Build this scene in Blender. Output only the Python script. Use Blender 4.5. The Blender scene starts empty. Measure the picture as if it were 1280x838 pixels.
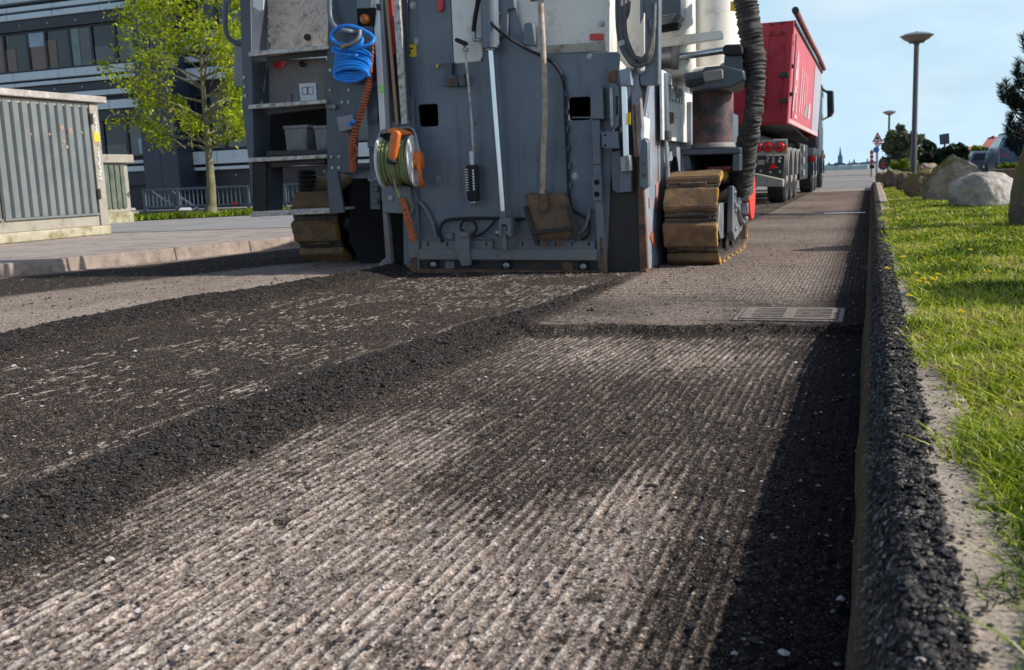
import bpy, bmesh, math, random
import numpy as np
from mathutils import Vector, Matrix, noise as mnoise
random.seed(7); rng = np.random.default_rng(7)
scene = bpy.context.scene
COL = scene.collection
R_ = math.radians
# ------------------------------------------------------------------ camera calibration (road runs along +Y, Z up, camera over the origin)
F = 1233.0; CX, CY = 640.0, 419.0; H = 0.80
def _ray(x, y): return Vector(((x-CX)/F, -(y-CY)/F, -1.0))
_Y = _ray(1090, 204).normalized()
_Z = _ray(90, 204+39.0).cross(_Y).normalized()
if _Z.y < 0: _Z = -_Z
_X = _Y.cross(_Z)
def world_dir(x, y):
    d = _ray(x, y); return Vector((_X.dot(d), _Y.dot(d), _Z.dot(d)))
EYE = Vector((0, 0, H))
def P(x, y, Y):            # point of the photo's survey on the plane Y = const
    d = world_dir(x, y); return EYE + d*(Y/d.y)
def PX(x, y, X):
    d = world_dir(x, y); return EYE + d*(X/d.x)
def G(x, y, z=0.0):
    d = world_dir(x, y); return EYE + d*((z-H)/d.z)
cam = bpy.data.cameras.new('camera'); co = bpy.data.objects.new('camera', cam); COL.objects.link(co)
M = Matrix(((_X.x, _X.y, _X.z), (_Y.x, _Y.y, _Y.z), (_Z.x, _Z.y, _Z.z)))
co.matrix_world = Matrix.Translation(EYE) @ M.to_4x4()
cam.sensor_width = 36; cam.lens = F/1280*36; cam.clip_start = .05; cam.clip_end = 5000
cam.dof.use_dof = True; cam.dof.focus_distance = 4.2; cam.dof.aperture_fstop = 7.0
scene.camera = co
scene.view_settings.view_transform = 'Standard'; scene.view_settings.look = 'None'; scene.view_settings.exposure = 0
# ------------------------------------------------------------------ light
SUN_AZ, SUN_EL = R_(79), R_(33.5)     # azimuth from +Y towards +X
w = bpy.data.worlds.new('World'); scene.world = w; w.use_nodes = True
nt = w.node_tree; nt.nodes.clear()
def N(t, kind, **kw):
    n = t.nodes.new(kind)
    for k, v in kw.items():
        if k in n.inputs: n.inputs[k].default_value = v
        else: setattr(n, k, v)
    return n
out = N(nt, 'ShaderNodeOutputWorld'); bg = N(nt, 'ShaderNodeBackground', Strength=.15)
sky = N(nt, 'ShaderNodeTexSky', sky_type='NISHITA'); sky.sun_disc = False
sky.sun_elevation = SUN_EL; sky.sun_rotation = SUN_AZ; sky.air_density = 1.0; sky.dust_density = 1.2; sky.ozone_density = 1.6
tc = N(nt, 'ShaderNodeTexCoord'); mp = N(nt, 'ShaderNodeMapping'); mp.inputs['Scale'].default_value = (1.0, 1.0, 2.6)
n1 = N(nt, 'ShaderNodeTexNoise', Scale=3.4, Detail=7.0, Roughness=.55); n2 = N(nt, 'ShaderNodeTexNoise', Scale=9.0, Detail=5.0, Roughness=.6)
r1 = N(nt, 'ShaderNodeValToRGB'); r1.color_ramp.elements[0].position = .47; r1.color_ramp.elements[1].position = .68
r2 = N(nt, 'ShaderNodeValToRGB'); r2.color_ramp.elements[0].position = .48; r2.color_ramp.elements[1].position = .74
sep = N(nt, 'ShaderNodeSeparateXYZ')
hz = N(nt, 'ShaderNodeMapRange'); hz.inputs[1].default_value = .0; hz.inputs[2].default_value = .42; hz.inputs[3].default_value = .95; hz.inputs[4].default_value = .0
m0 = N(nt, 'ShaderNodeMix', data_type='RGBA'); m0.inputs[7].default_value = (4.1, 5.9, 7.2, 1)
m1 = N(nt, 'ShaderNodeMix', data_type='RGBA'); m1.inputs[7].default_value = (6.0, 6.5, 6.9, 1)
m2 = N(nt, 'ShaderNodeMix', data_type='RGBA'); m2.inputs[7].default_value = (3.3, 4.2, 5.1, 1)
f1 = N(nt, 'ShaderNodeMath', operation='MULTIPLY'); f1.inputs[1].default_value = .75
f2 = N(nt, 'ShaderNodeMath', operation='MULTIPLY'); f2.inputs[1].default_value = .42
L = nt.links.new
L(tc.outputs['Generated'], mp.inputs[0]); L(mp.outputs[0], n1.inputs['Vector']); L(mp.outputs[0], n2.inputs['Vector'])
L(tc.outputs['Generated'], sep.inputs[0]); L(sep.outputs['Z'], hz.inputs[0])
L(hz.outputs[0], m0.inputs[0]); L(sky.outputs[0], m0.inputs[6])
L(n1.outputs['Fac'], r1.inputs[0]); L(n2.outputs['Fac'], r2.inputs[0]); g1 = N(nt, 'ShaderNodeMath', operation='MULTIPLY'); g2 = N(nt, 'ShaderNodeMath', operation='MULTIPLY'); L(r1.outputs[0], g1.inputs[0]); L(hz.outputs[0], g1.inputs[1]); L(r2.outputs[0], g2.inputs[0]); L(hz.outputs[0], g2.inputs[1]); L(g1.outputs[0], f1.inputs[0]); L(g2.outputs[0], f2.inputs[0])
L(f1.outputs[0], m1.inputs[0]); L(m0.outputs[2], m1.inputs[6])
L(f2.outputs[0], m2.inputs[0]); L(m1.outputs[2], m2.inputs[6])
L(m2.outputs[2], bg.inputs[0]); L(bg.outputs[0], out.inputs[0])
sl = bpy.data.lights.new('sun', 'SUN'); sl.energy = 5.0; sl.angle = R_(.55); sl.color = (1, .955, .89)
so = bpy.data.objects.new('sun', sl); COL.objects.link(so)
sd = Vector((math.sin(SUN_AZ)*math.cos(SUN_EL), math.cos(SUN_AZ)*math.cos(SUN_EL), math.sin(SUN_EL)))
so.rotation_euler = sd.to_track_quat('Z', 'Y').to_euler()
# ------------------------------------------------------------------ materials
def new_mat(name):
    m = bpy.data.materials.new(name); m.use_nodes = True
    return m, m.node_tree, m.node_tree.nodes['Principled BSDF']
def ramp(t, stops):
    r = N(t, 'ShaderNodeValToRGB'); e = r.color_ramp.elements
    while len(e) < len(stops): e.new(.5)
    for el, (p, c) in zip(e, stops):
        el.position = p; el.color = (*c, 1) if len(c) == 3 else c
    return r
def rough_mat(name, base, rough=.55, metal=0.0, var=.25, scale=3.0, dirt=None, dirt_amt=.5, dirt_scale=6.0, bump=.15, bump_scale=40.0, spec=.5):
    """painted / stony surface: tone varies, dirt or rust gathers in patches, fine bump"""
    m, t, b = new_mat(name)
    c = N(t, 'ShaderNodeTexCoord')
    a = N(t, 'ShaderNodeTexNoise', Scale=scale, Detail=8.0, Roughness=.65); t.links.new(c.outputs['Object'], a.inputs['Vector'])
    lo = tuple(x*(1-var) for x in base); hi = tuple(min(1, x*(1+var)) for x in base)
    r = ramp(t, [(.3, lo), (.7, hi)]); t.links.new(a.outputs['Fac'], r.inputs[0])
    last = r.outputs[0]
    if dirt:
        d = N(t, 'ShaderNodeTexNoise', Scale=dirt_scale, Detail=10.0, Roughness=.72); t.links.new(c.outputs['Object'], d.inputs['Vector'])
        k = N(t, 'ShaderNodeMapRange'); k.inputs[1].default_value = .62-.28*dirt_amt; k.inputs[2].default_value = .78-.2*dirt_amt
        t.links.new(d.outputs['Fac'], k.inputs[0])
        x = N(t, 'ShaderNodeMix', data_type='RGBA'); x.inputs[7].default_value = (*dirt, 1)
        t.links.new(k.outputs[0], x.inputs[0]); t.links.new(last, x.inputs[6]); last = x.outputs[2]
        rr = N(t, 'ShaderNodeMapRange'); rr.inputs[3].default_value = rough; rr.inputs[4].default_value = .9
        t.links.new(k.outputs[0], rr.inputs[0]); t.links.new(rr.outputs[0], b.inputs['Roughness'])
    else: b.inputs['Roughness'].default_value = rough
    t.links.new(last, b.inputs['Base Color'])
    b.inputs['Metallic'].default_value = metal; b.inputs['Specular IOR Level'].default_value = spec
    if bump:
        bn = N(t, 'ShaderNodeTexNoise', Scale=bump_scale, Detail=6.0); t.links.new(c.outputs['Object'], bn.inputs['Vector'])
        bp = N(t, 'ShaderNodeBump', Strength=bump, Distance=.01); t.links.new(bn.outputs['Fac'], bp.inputs['Height']); t.links.new(bp.outputs[0], b.inputs['Normal'])
    return m
DUST = (.17, .125, .09)
RUST = (.16, .065, .03)
MT = {}
def machine_paint(name, base, dust=(.26, .222, .19), amt=1.0):
    """blue-grey machine enamel: cloudy tone, oily runs, dust thrown up from the road, scratches"""
    m, t, b = new_mat(name); l = t.links.new
    c = N(t, 'ShaderNodeTexCoord')
    n = N(t, 'ShaderNodeTexNoise', Scale=1.7, Detail=9.0, Roughness=.62); l(c.outputs['Object'], n.inputs['Vector'])
    r = ramp(t, [(.3, tuple(x*.70 for x in base)), (.7, tuple(x*1.25 for x in base))]); l(n.outputs['Fac'], r.inputs[0])
    ms = N(t, 'ShaderNodeMapping'); ms.inputs['Scale'].default_value = (9, 9, .7); l(c.outputs['Object'], ms.inputs[0])
    s = N(t, 'ShaderNodeTexNoise', Scale=1.0, Detail=6.0, Roughness=.7); l(ms.outputs[0], s.inputs['Vector'])
    sr = N(t, 'ShaderNodeMapRange'); sr.inputs[1].default_value = .56; sr.inputs[2].default_value = .74; sr.inputs[4].default_value = .75*amt; l(s.outputs['Fac'], sr.inputs[0])
    x1 = N(t, 'ShaderNodeMix', data_type='RGBA'); x1.inputs[7].default_value = (base[0]*.35, base[1]*.33, base[2]*.32, 1); l(sr.outputs[0], x1.inputs[0]); l(r.outputs[0], x1.inputs[6])
    z = N(t, 'ShaderNodeSeparateXYZ'); l(c.outputs['Object'], z.inputs[0])
    zr = N(t, 'ShaderNodeMapRange'); zr.inputs[1].default_value = .75; zr.inputs[2].default_value = 0.0; zr.inputs[3].default_value = -.10; zr.inputs[4].default_value = .22; l(z.outputs['Z'], zr.inputs[0])
    d = N(t, 'ShaderNodeTexNoise', Scale=4.2, Detail=10.0, Roughness=.74); l(c.outputs['Object'], d.inputs['Vector'])
    da = N(t, 'ShaderNodeMath', operation='ADD'); l(d.outputs['Fac'], da.inputs[0]); l(zr.outputs[0], da.inputs[1])
    dr = N(t, 'ShaderNodeMapRange'); dr.inputs[1].default_value = .48; dr.inputs[2].default_value = .80; dr.inputs[4].default_value = .8*amt; l(da.outputs[0], dr.inputs[0])
    x2 = N(t, 'ShaderNodeMix', data_type='RGBA'); x2.inputs[7].default_value = (*dust, 1); l(dr.outputs[0], x2.inputs[0]); l(x1.outputs[2], x2.inputs[6])
    rn = N(t, 'ShaderNodeTexNoise', Scale=11.0, Detail=8.0, Roughness=.75); l(c.outputs['Object'], rn.inputs['Vector'])
    rr_ = N(t, 'ShaderNodeMapRange'); rr_.inputs[1].default_value = .70; rr_.inputs[2].default_value = .76; l(rn.outputs['Fac'], rr_.inputs[0])
    x3 = N(t, 'ShaderNodeMix', data_type='RGBA'); x3.inputs[7].default_value = (.15, .075, .04, 1); l(rr_.outputs[0], x3.inputs[0]); l(x2.outputs[2], x3.inputs[6])
    l(x3.outputs[2], b.inputs['Base Color'])
    ro = N(t, 'ShaderNodeMapRange'); ro.inputs[3].default_value = .36; ro.inputs[4].default_value = .85; l(dr.outputs[0], ro.inputs[0]); l(ro.outputs[0], b.inputs['Roughness'])
    bn = N(t, 'ShaderNodeTexNoise', Scale=7.0, Detail=3.0); l(c.outputs['Object'], bn.inputs['Vector'])
    bp = N(t, 'ShaderNodeBump', Strength=.10, Distance=.02); l(bn.outputs['Fac'], bp.inputs['Height']); l(bp.outputs[0], b.inputs['Normal'])
    return m
MT['paint'] = machine_paint('blue_grey_paint', (.132, .156, .184))
MT['paint2'] = machine_paint('blue_grey_paint_worn', (.142, .166, .194), (.25, .205, .17), 1.15)
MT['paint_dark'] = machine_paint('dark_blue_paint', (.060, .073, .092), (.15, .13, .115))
MT['paint_lit'] = rough_mat('worn_sunlit_side_paint', (.25, .29, .34), .5, var=.2, scale=4, dirt=(.20, .10, .055), dirt_amt=.42, dirt_scale=4.5)  # blue-grey paint with sunlit brightness put into its colour; brown patches are wear
MT['white'] = rough_mat('cream_white_paint', (.78, .745, .67), .4, var=.05, scale=2, dirt=(.36, .30, .22), dirt_amt=.22, dirt_scale=3, bump=.03)
MT['tan'] = rough_mat('dirty_cream_strip', (.40, .36, .29), .6, var=.12, dirt=(.22, .12, .07), dirt_amt=.4, dirt_scale=8)
MT['black'] = rough_mat('black_rubber', (.012, .012, .013), .75, var=.4, scale=12, dirt=(.035, .03, .026), dirt_amt=.5, dirt_scale=14)
MT['void'] = rough_mat('dark_recess', (.004, .004, .005), .9, var=.3, bump=0)
MT['skirt'] = rough_mat('oily_skirt', (.018, .0165, .016), .5, var=.5, scale=6, dirt=(.075, .052, .038), dirt_amt=.6, dirt_scale=5)
MT['steel'] = rough_mat('dull_steel', (.34, .34, .34), .42, metal=.85, var=.2, scale=9, dirt=(.16, .12, .09), dirt_amt=.4, dirt_scale=12)
MT['chrome'] = rough_mat('chrome_rod', (.62, .63, .64), .18, metal=1, var=.08, bump=0)
MT['alu'] = rough_mat('worn_aluminium', (.50, .47, .42), .45, metal=.5, var=.2, scale=14, dirt=(.18, .15, .12), dirt_amt=.5, dirt_scale=20, bump=.3)
MT['dpl'] = rough_mat('dusty_aluminium', (.64, .545, .465), .55, metal=.1, var=.16, scale=9, dirt=(.20, .16, .13), dirt_amt=.5, dirt_scale=9, bump=.15)
MT['greyp'] = rough_mat('grey_plastic', (.24, .24, .245), .5, var=.18, scale=6, dirt=(.10, .09, .08), dirt_amt=.4)
MT['grey_panel'] = rough_mat('dusty_grey_panel', (.21, .195, .185), .6, var=.22, scale=5, dirt=(.18, .15, .13), dirt_amt=.45, dirt_scale=6)
MT['rust'] = rough_mat('rusty_steel', (.17, .085, .045), .8, var=.4, scale=14, dirt=(.06, .045, .04), dirt_amt=.5, dirt_scale=10, bump=.4)
MT['pad'] = rough_mat('yellow_brown_track_pad', (.23, .125, .05), .75, var=.35, scale=9, dirt=(.12, .085, .058), dirt_amt=.7, dirt_scale=11, bump=.4)
MT['pady'] = rough_mat('yellow_pad_edge', (.50, .27, .035), .6, var=.25, scale=12, dirt=(.20, .12, .06), dirt_amt=.5, dirt_scale=14)
MT['red'] = rough_mat('red_enamel', (.52, .03, .03), .35, var=.15, scale=8)
MT['redlamp'] = rough_mat('red_lens', (.62, .02, .02), .2, var=.1, bump=0)
MT['orange'] = rough_mat('orange_plastic', (.72, .17, .02), .4, var=.12, scale=10, bump=.05)
MT['orange2'] = rough_mat('dull_orange_plastic', (.50, .11, .03), .5, var=.2, scale=14, dirt=(.20, .07, .03), dirt_amt=.5)
MT['blue'] = rough_mat('blue_hose_plastic', (.012, .21, .66), .35, var=.15, scale=10, bump=.04)
MT['yellow'] = rough_mat('yellow_sticker', (.75, .48, .02), .5, var=.08, bump=0)
MT['whitep'] = rough_mat('white_plastic', (.72, .72, .70), .4, var=.07, dirt=(.4, .36, .3), dirt_amt=.3, bump=.03)
MT['wood'] = rough_mat('worn_wood', (.33, .20, .11), .6, var=.25, scale=8, bump=.2)
MT['handle'] = rough_mat('dusty_shovel_shaft', (.46, .38, .30), .6, var=.25, scale=10, dirt=(.26, .16, .09), dirt_amt=.6, dirt_scale=14, bump=.2)
MT['cord'] = rough_mat('green_cord', (.26, .30, .12), .8, var=.3, scale=30, bump=.4, bump_scale=120)
MT['trunk'] = rough_mat('bark', (.17, .155, .085), .85, var=.4, scale=7, bump=.6, bump_scale=25)
MT['trunk_dark'] = rough_mat('dark_bark', (.07, .05, .035), .85, var=.4, scale=9, bump=.6, bump_scale=25)
MT['sleeve'] = rough_mat('dusty_black_sleeve', (.030, .026, .024), .72, var=.4, scale=12, dirt=(.10, .085, .072), dirt_amt=.45, dirt_scale=9, bump=.5, bump_scale=60)
MT['redpaint_worn'] = rough_mat('worn_dark_cylinder', (.045, .043, .045), .5, var=.3, dirt=(.34, .13, .12), dirt_amt=.62, dirt_scale=3.5)
# ------------------------------------------------------------------ mesh builder
class MB:
    def __init__(s): s.v = []; s.f = []
    def add(s, vs, fs):
        o = len(s.v); s.v += [Vector(p) for p in vs]; s.f += [tuple(i+o for i in f) for f in fs]; return s
    def box(s, a, b):
        x0, y0, z0 = (min(a[i], b[i]) for i in range(3)); x1, y1, z1 = (max(a[i], b[i]) for i in range(3))
        return s.add([(x0,y0,z0),(x1,y0,z0),(x1,y1,z0),(x0,y1,z0),(x0,y0,z1),(x1,y0,z1),(x1,y1,z1),(x0,y1,z1)],
                     [(0,3,2,1),(4,5,6,7),(0,1,5,4),(1,2,6,5),(2,3,7,6),(3,0,4,7)])
    def obox(s, c, ax, hs):      # oriented box: centre, three axes, half sizes
        c = Vector(c); vs = []
        for k in ((-1,-1,-1),(1,-1,-1),(1,1,-1),(-1,1,-1),(-1,-1,1),(1,-1,1),(1,1,1),(-1,1,1)):
            vs.append(c + sum((Vector(ax[i])*hs[i]*k[i] for i in range(3)), Vector()))
        return s.add(vs, [(0,3,2,1),(4,5,6,7),(0,1,5,4),(1,2,6,5),(2,3,7,6),(3,0,4,7)])
    def prism(s, pts, vec, holes=()):
        bm = bmesh.new(); vec = Vector(vec)
        es = []
        for loop in (pts, *holes):
            vs = [bm.verts.new(p) for p in loop]
            es += [bm.edges.new((vs[i], vs[(i+1) % len(vs)])) for i in range(len(vs))]
        if holes:
            bmesh.ops.triangle_fill(bm, use_beauty=True, use_dissolve=False, edges=es)
        else:
            bm.faces.new(bm.verts[:])
        g = bmesh.ops.extrude_face_region(bm, geom=bm.faces[:])
        bmesh.ops.translate(bm, vec=vec, verts=[e for e in g['geom'] if isinstance(e, bmesh.types.BMVert)])
        if holes: pass
        bmesh.ops.recalc_face_normals(bm, faces=bm.faces[:])
        bm.verts.index_update()
        o = len(s.v); s.v += [v.co.copy() for v in bm.verts]; s.f += [tuple(v.index+o for v in f.verts) for f in bm.faces]
        bm.free(); return s
    def px(s, pts, Y, depth, holes=()):   # outline measured in the photo, standing on plane Y, depth away from the viewer
        return s.prism([P(x, y, Y) for x, y in pts], (0, depth, 0), [[P(x, y, Y) for x, y in h] for h in holes])
    def pbox(s, x0, y0, x1, y1, Y, depth): return s.px([(x0,y0),(x1,y0),(x1,y1),(x0,y1)], Y, depth)
    def tube(s, path, r, n=10, caps=True):
        path = [Vector(p) for p in path]; k = len(path)
        rs = r if hasattr(r, '__len__') else [r]*k
        t0 = (path[1]-path[0]).normalized(); up = Vector((0,0,1)) if abs(t0.z) < .9 else Vector((1,0,0))
        nrm = t0.cross(up).normalized(); vs = []
        for i, p in enumerate(path):
            t = (path[min(i+1,k-1)]-path[max(i-1,0)])
            t = t.normalized() if t.length > 1e-9 else t0
            nrm = (nrm - t*nrm.dot(t)).normalized(); bn = t.cross(nrm)
            for j in range(n):
                a = 2*math.pi*j/n; vs.append(p + (nrm*math.cos(a)+bn*math.sin(a))*rs[i])
        fs = [(i*n+j, i*n+(j+1) % n, (i+1)*n+(j+1) % n, (i+1)*n+j) for i in range(k-1) for j in range(n)]
        if caps: fs += [tuple(range(n-1, -1, -1)), tuple(range((k-1)*n, k*n))]
        return s.add(vs, fs)
    def ptube(s, pts, r, n=10):           # pts: (px, py, Y)
        return s.tube(smooth([P(*p) for p in pts]) if len(pts) > 2 else [P(*p) for p in pts], r, n)
    def cyl(s, a, b, r, n=20, r2=None): return s.tube([a, b], [r, r if r2 is None else r2], n)
    def lathe(s, prof, c, axis=(0,0,1), n=24):
        ax = Vector(axis).normalized(); u = ax.orthogonal().normalized(); v = ax.cross(u); c = Vector(c); vs = []
        for r, h in prof:
            for j in range(n):
                a = 2*math.pi*j/n; vs.append(c + ax*h + (u*math.cos(a)+v*math.sin(a))*max(r, 1e-4))
        k = len(prof)
        fs = [(i*n+j, i*n+(j+1) % n, (i+1)*n+(j+1) % n, (i+1)*n+j) for i in range(k-1) for j in range(n)]
        fs += [tuple(range(n-1, -1, -1)), tuple(range((k-1)*n, k*n))]
        return s.add(vs, fs)
    def build(s, name, mat, parent=None, bevel=0.0, angle=35, label=None):
        org = wloc(parent) if parent else Vector()
        me = bpy.data.meshes.new(name); me.from_pydata([tuple(p-org) for p in s.v], [], s.f); me.update()
        bm = bmesh.new(); bm.from_mesh(me); bmesh.ops.recalc_face_normals(bm, faces=bm.faces[:]); bm.to_mesh(me); bm.free()
        me.polygons.foreach_set('use_smooth', [True]*len(me.polygons)); me.set_sharp_from_angle(angle=R_(angle))
        if isinstance(mat, str): mat = MT[mat]
        me.materials.append(mat)
        o = bpy.data.objects.new(name, me); COL.objects.link(o)
        if parent: o.parent = parent
        if bevel:
            b = o.modifiers.new('edge', 'BEVEL'); b.width = bevel; b.segments = 2; b.limit_method = 'ANGLE'; b.angle_limit = R_(40)
        if label: o['label'] = label
        return o
def wloc(o):
    v = Vector(o.location); p = o.parent
    while p: v += Vector(p.location); p = p.parent
    return v
def smooth(pts, k=5):                     # Catmull-Rom through the points
    pts = [Vector(p) for p in pts]; q = [pts[0]*2-pts[1]]+pts+[pts[-1]*2-pts[-2]]; r = []
    for i in range(1, len(q)-2):
        for j in range(k):
            t = j/k; a, b, c, d = q[i-1:i+3]
            r.append(.5*((2*b)+(c-a)*t+(2*a-5*b+4*c-d)*t*t+(3*b-a-3*c+d)*t**3))
    return r+[pts[-1]]
def tag(o, label=None, cat=None, group=None, kind=None):
    if label: o['label'] = label
    if cat: o['category'] = cat
    if group: o['group'] = group
    if kind: o['kind'] = kind
    return o
def thing(name, loc, label, cat, group=None):
    o = bpy.data.objects.new(name, None); COL.objects.link(o); o.location = loc; o.empty_display_size = .1
    return tag(o, label, cat, group)
def copy_thing(o, loc, rotz=None, scale=None):
    c = o.copy(); COL.objects.link(c); c.location = loc
    if rotz is not None: c.rotation_euler = (0, 0, rotz)
    if scale: c.scale = scale
    for ch in o.children:
        d = ch.copy(); COL.objects.link(d); d.parent = c
        for g in ch.children:
            e = g.copy(); COL.objects.link(e); e.parent = d
    return c
def fast_mesh(name, verts, faces, mat, attrs=None, smooth_=True):
    """numpy arrays to a mesh: faces (n,k)"""
    me = bpy.data.meshes.new(name); nv = len(verts); nf, k = faces.shape
    me.vertices.add(nv); me.vertices.foreach_set('co', verts.astype(np.float32).ravel())
    me.loops.add(nf*k); me.loops.foreach_set('vertex_index', faces.astype(np.int32).ravel())
    me.polygons.add(nf); me.polygons.foreach_set('loop_start', np.arange(0, nf*k, k, dtype=np.int32))
    me.polygons.foreach_set('use_smooth', np.full(nf, smooth_))
    me.update(calc_edges=True); me.validate()
    for an, av in (attrs or {}).items():
        at = me.attributes.new(an, 'FLOAT', 'POINT'); at.data.foreach_set('value', av.astype(np.float32).ravel())
    me.materials.append(mat)
    o = bpy.data.objects.new(name, me); COL.objects.link(o); return o
# numpy value noise
def vnoise(x, y, seed=0):
    xi = np.floor(x).astype(np.int64); yi = np.floor(y).astype(np.int64); fx = x-xi; fy = y-yi
    fx = fx*fx*(3-2*fx); fy = fy*fy*(3-2*fy)
    def h(a, b):
        n = (a*374761393 + b*668265263 + seed*1274126177) & 0xffffffff
        n = ((n ^ (n >> 13))*1274126177) & 0xffffffff
        n = n ^ (n >> 16); return (n & 0xffff)/65535.0
    return (h(xi,yi)*(1-fx)+h(xi+1,yi)*fx)*(1-fy)+(h(xi,yi+1)*(1-fx)+h(xi+1,yi+1)*fx)*fy
def fbm(x, y, o=4, seed=0):
    s = 0; a = .5; t = 0
    for i in range(o):
        s = s+a*vnoise(x*2**i, y*2**i, seed+i*17); t += a; a *= .55
    return s/t
def sstep(a, b, x):
    t = np.clip((x-a)/(b-a), 0, 1); return t*t*(3-2*t)
def blob(X, Y, px, py, rx, ry, ang=0, z=0):
    g = G(px, py, z); dx = X-g.x; dy = Y-g.y; c, s = math.cos(ang), math.sin(ang)
    return np.exp(-((dx*c+dy*s)/rx)**2-((-dx*s+dy*c)/ry)**2)
# ================================================================== THE MILLED ROAD
def XRb(Y): return np.interp(Y, [0, 1.5, 2.1, 2.8, 4.1, 5.2, 7.4, 60], [-1.76, -1.75, -1.80, -1.74, -1.67, -1.63, -1.60, -1.60])
def XRt(Y): return np.interp(Y, [0, 1.7, 2.4, 3.35, 4.7, 5.5, 7.4, 60], [-2.0, -2.0, -2.06, -2.04, -1.91, -1.77, -1.66, -1.66])
def XLb(Y): return np.interp(Y, [0, 3.4, 4.6, 5.9, 8, 60], [-3.72, -3.77, -3.85, -3.60, -3.58, -3.58])
def XLt(Y): return np.interp(Y, [0, 3.7, 5.0, 6.3, 8, 60], [-4.05, -4.12, -4.18, -3.84, -3.75, -3.75])
def kerbX(Y): return np.interp(Y, [-5, 0, 6.6, 7.9, 10, 12.5, 16, 60], [-9.9, -8.75, -7.2, -6.7, -6.2, -5.7, -5.4, -5.4])
def ystep(Y, X): return Y - (4.88+.10*X + .02*np.sin(X*9))
def ground(X, Y, fine=True):
    """height and the masks (dust with painted kerb shadow, crumb_shade) of the milled road"""
    wob = .035*(fbm(X*1.5, Y*1.5, 3, 3)-.5) + .02*(fbm(X*9, Y*9, 3, 5)-.5)
    right = sstep(XRt(Y)-.03, XRb(Y)+.03, X+wob)          # 1 in the right lane
    left = 1-sstep(XLt(Y)-.04, XLb(Y)+.04, X+wob)         # 1 in the left lane
    ys = ystep(Y, X)+.05*(fbm(X*7, Y*2, 3, 9)-.5)
    far = sstep(-.015, .025, ys)
    laneR = .042*far
    z = right*laneR + (1-right)*(.05+.05*left)
    bandR = np.exp(-((X+wob-(XRb(Y)+XRt(Y))/2)/(np.abs(XRb(Y)-XRt(Y))*.52+.015))**4)
    bandR = bandR*(1-.75*sstep(6.0, 7.0, Y))
    bandL = np.exp(-((X+wob-(XLb(Y)+XLt(Y))/2)/(np.abs(XLb(Y)-XLt(Y))*.55+.015))**4)
    bandS = np.exp(-((ys+.03)/.085)**4)*right*(X < .02)
    bandS = bandS*(.35+.9*fbm(X*5, Y*5, 2, 45)); crumb_shade = np.clip(bandR+bandL+.55*bandS, 0, 1)
    z = z + .022*bandR*(.6+.8*fbm(X*6, Y*6, 3, 41)) + .034*bandL*(.5+1.0*fbm(X*5, Y*5, 3, 43)) + .008*bandS
    # windrow lumps
    z = z + crumb_shade*(.024*(fbm(X*26, Y*26, 3, 11)-.5)+.010*(fbm(X*75, Y*75, 2, 13)-.5))
    # grooves along the travel direction
    sp = .030
    xs = X + .012*(fbm(X*.8, Y*.8, 2, 21)-.5)*4 - .05*np.clip(Y-3.6, 0, 2)**2*(1-far)
    u = xs/sp; ridx0 = np.floor(u+.5)
    ridge = np.clip(.5+.5*np.cos(2*np.pi*(u+.10*(fbm(Y*9, ridx0*3.1, 2, 29)-.5))), 0, 1)**2.3
    ridx = np.floor(u+.5)
    brk = vnoise(Y*7+ridx*13.7, ridx*3.3, 31)             # each ridge is broken up along its length
    brk2 = vnoise(Y*26+ridx*5.1, ridx*7.9, 33)
    rid = ridge*np.clip(1.25*brk+.95*brk2-.52+.5*(fbm(X*5, Y*5, 2, 35)-.5), 0, 1)
    # lattice of tooth marks beyond the step
    up = X/.052+Y/.26; vp = X/.052-Y/.26
    lat = np.clip(.5+.5*np.sin(2*np.pi*up)*np.sin(2*np.pi*vp), 0, 1)
    smoothpatch = np.exp(-((Y-5.35)/.62)**4)*np.exp(-((X+.55)/1.25)**6)
    lane = right*(1-crumb_shade)
    near = lane*(1-far)
    mid = (1-right)*(1-left)*(1-crumb_shade)
    farl = lane*far*(1-smoothpatch)
    z = z + near*.0058*rid + mid*.0065*rid*(brk > .45) + farl*.008*lat
    z = z + (.0045*(fbm(X*60, Y*60, 3, 51)-.5) + .012*(fbm(X*3, Y*3, 3, 53)-.5))
    z = z + left*.006*(fbm(X*20, Y*20, 3, 57)-.5)
    # chips pulled out
    chip = vnoise(X*48, Y*48, 61); z = z - .006*(chip > .80)*(near+mid+.5*farl)
    # ---- dust (pale stone dust, lowered for the kerb shadow) mask
    big = fbm(X*.9+4, Y*.9, 4, 71)
    d = .44+1.3*(big-.5)
    d = d + .42*blob(X, Y, 250, 745, .55, .5) + .38*blob(X, Y, 470, 640, .35, .75, R_(20)) + .42*blob(X, Y, 735, 440, .22, .32) + .35*blob(X, Y, 470, 800, .45, .35)
    d = d + .35*blob(X, Y, 790, 660, .09, .9, R_(5)) + .30*blob(X, Y, 880, 445, .25, .28) + .15*blob(X, Y, 850, 350, .5, 1.3)
    d = d - .55*blob(X, Y, 690, 545, .24, .55, R_(10)) - .25*blob(X, Y, 600, 600, .18, .30) - .46*blob(X, Y, 905, 690, .13, .95) - .35*blob(X, Y, 880, 560, .10, .3) - .3*blob(X, Y, 100, 690, .3, .15)
    d = np.clip(d, 0.24, .90)
    scr = (vnoise(Y*17+ridx*3.9, ridx*9.1, 111) > .70)*(ridge > .35)*(fbm(X*2.3+9, Y*2.3, 3, 113) > .47)
    pit = fbm(X*24, Y*24, 3, 115)
    dust = near*(d*.78 + .80*rid*(.30+d) - .14*(1-ridge)*(1-.4*d) + .42*scr*sstep(.25, .6, d) - .9*np.clip(pit-.60, 0, 1)*2)
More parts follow.
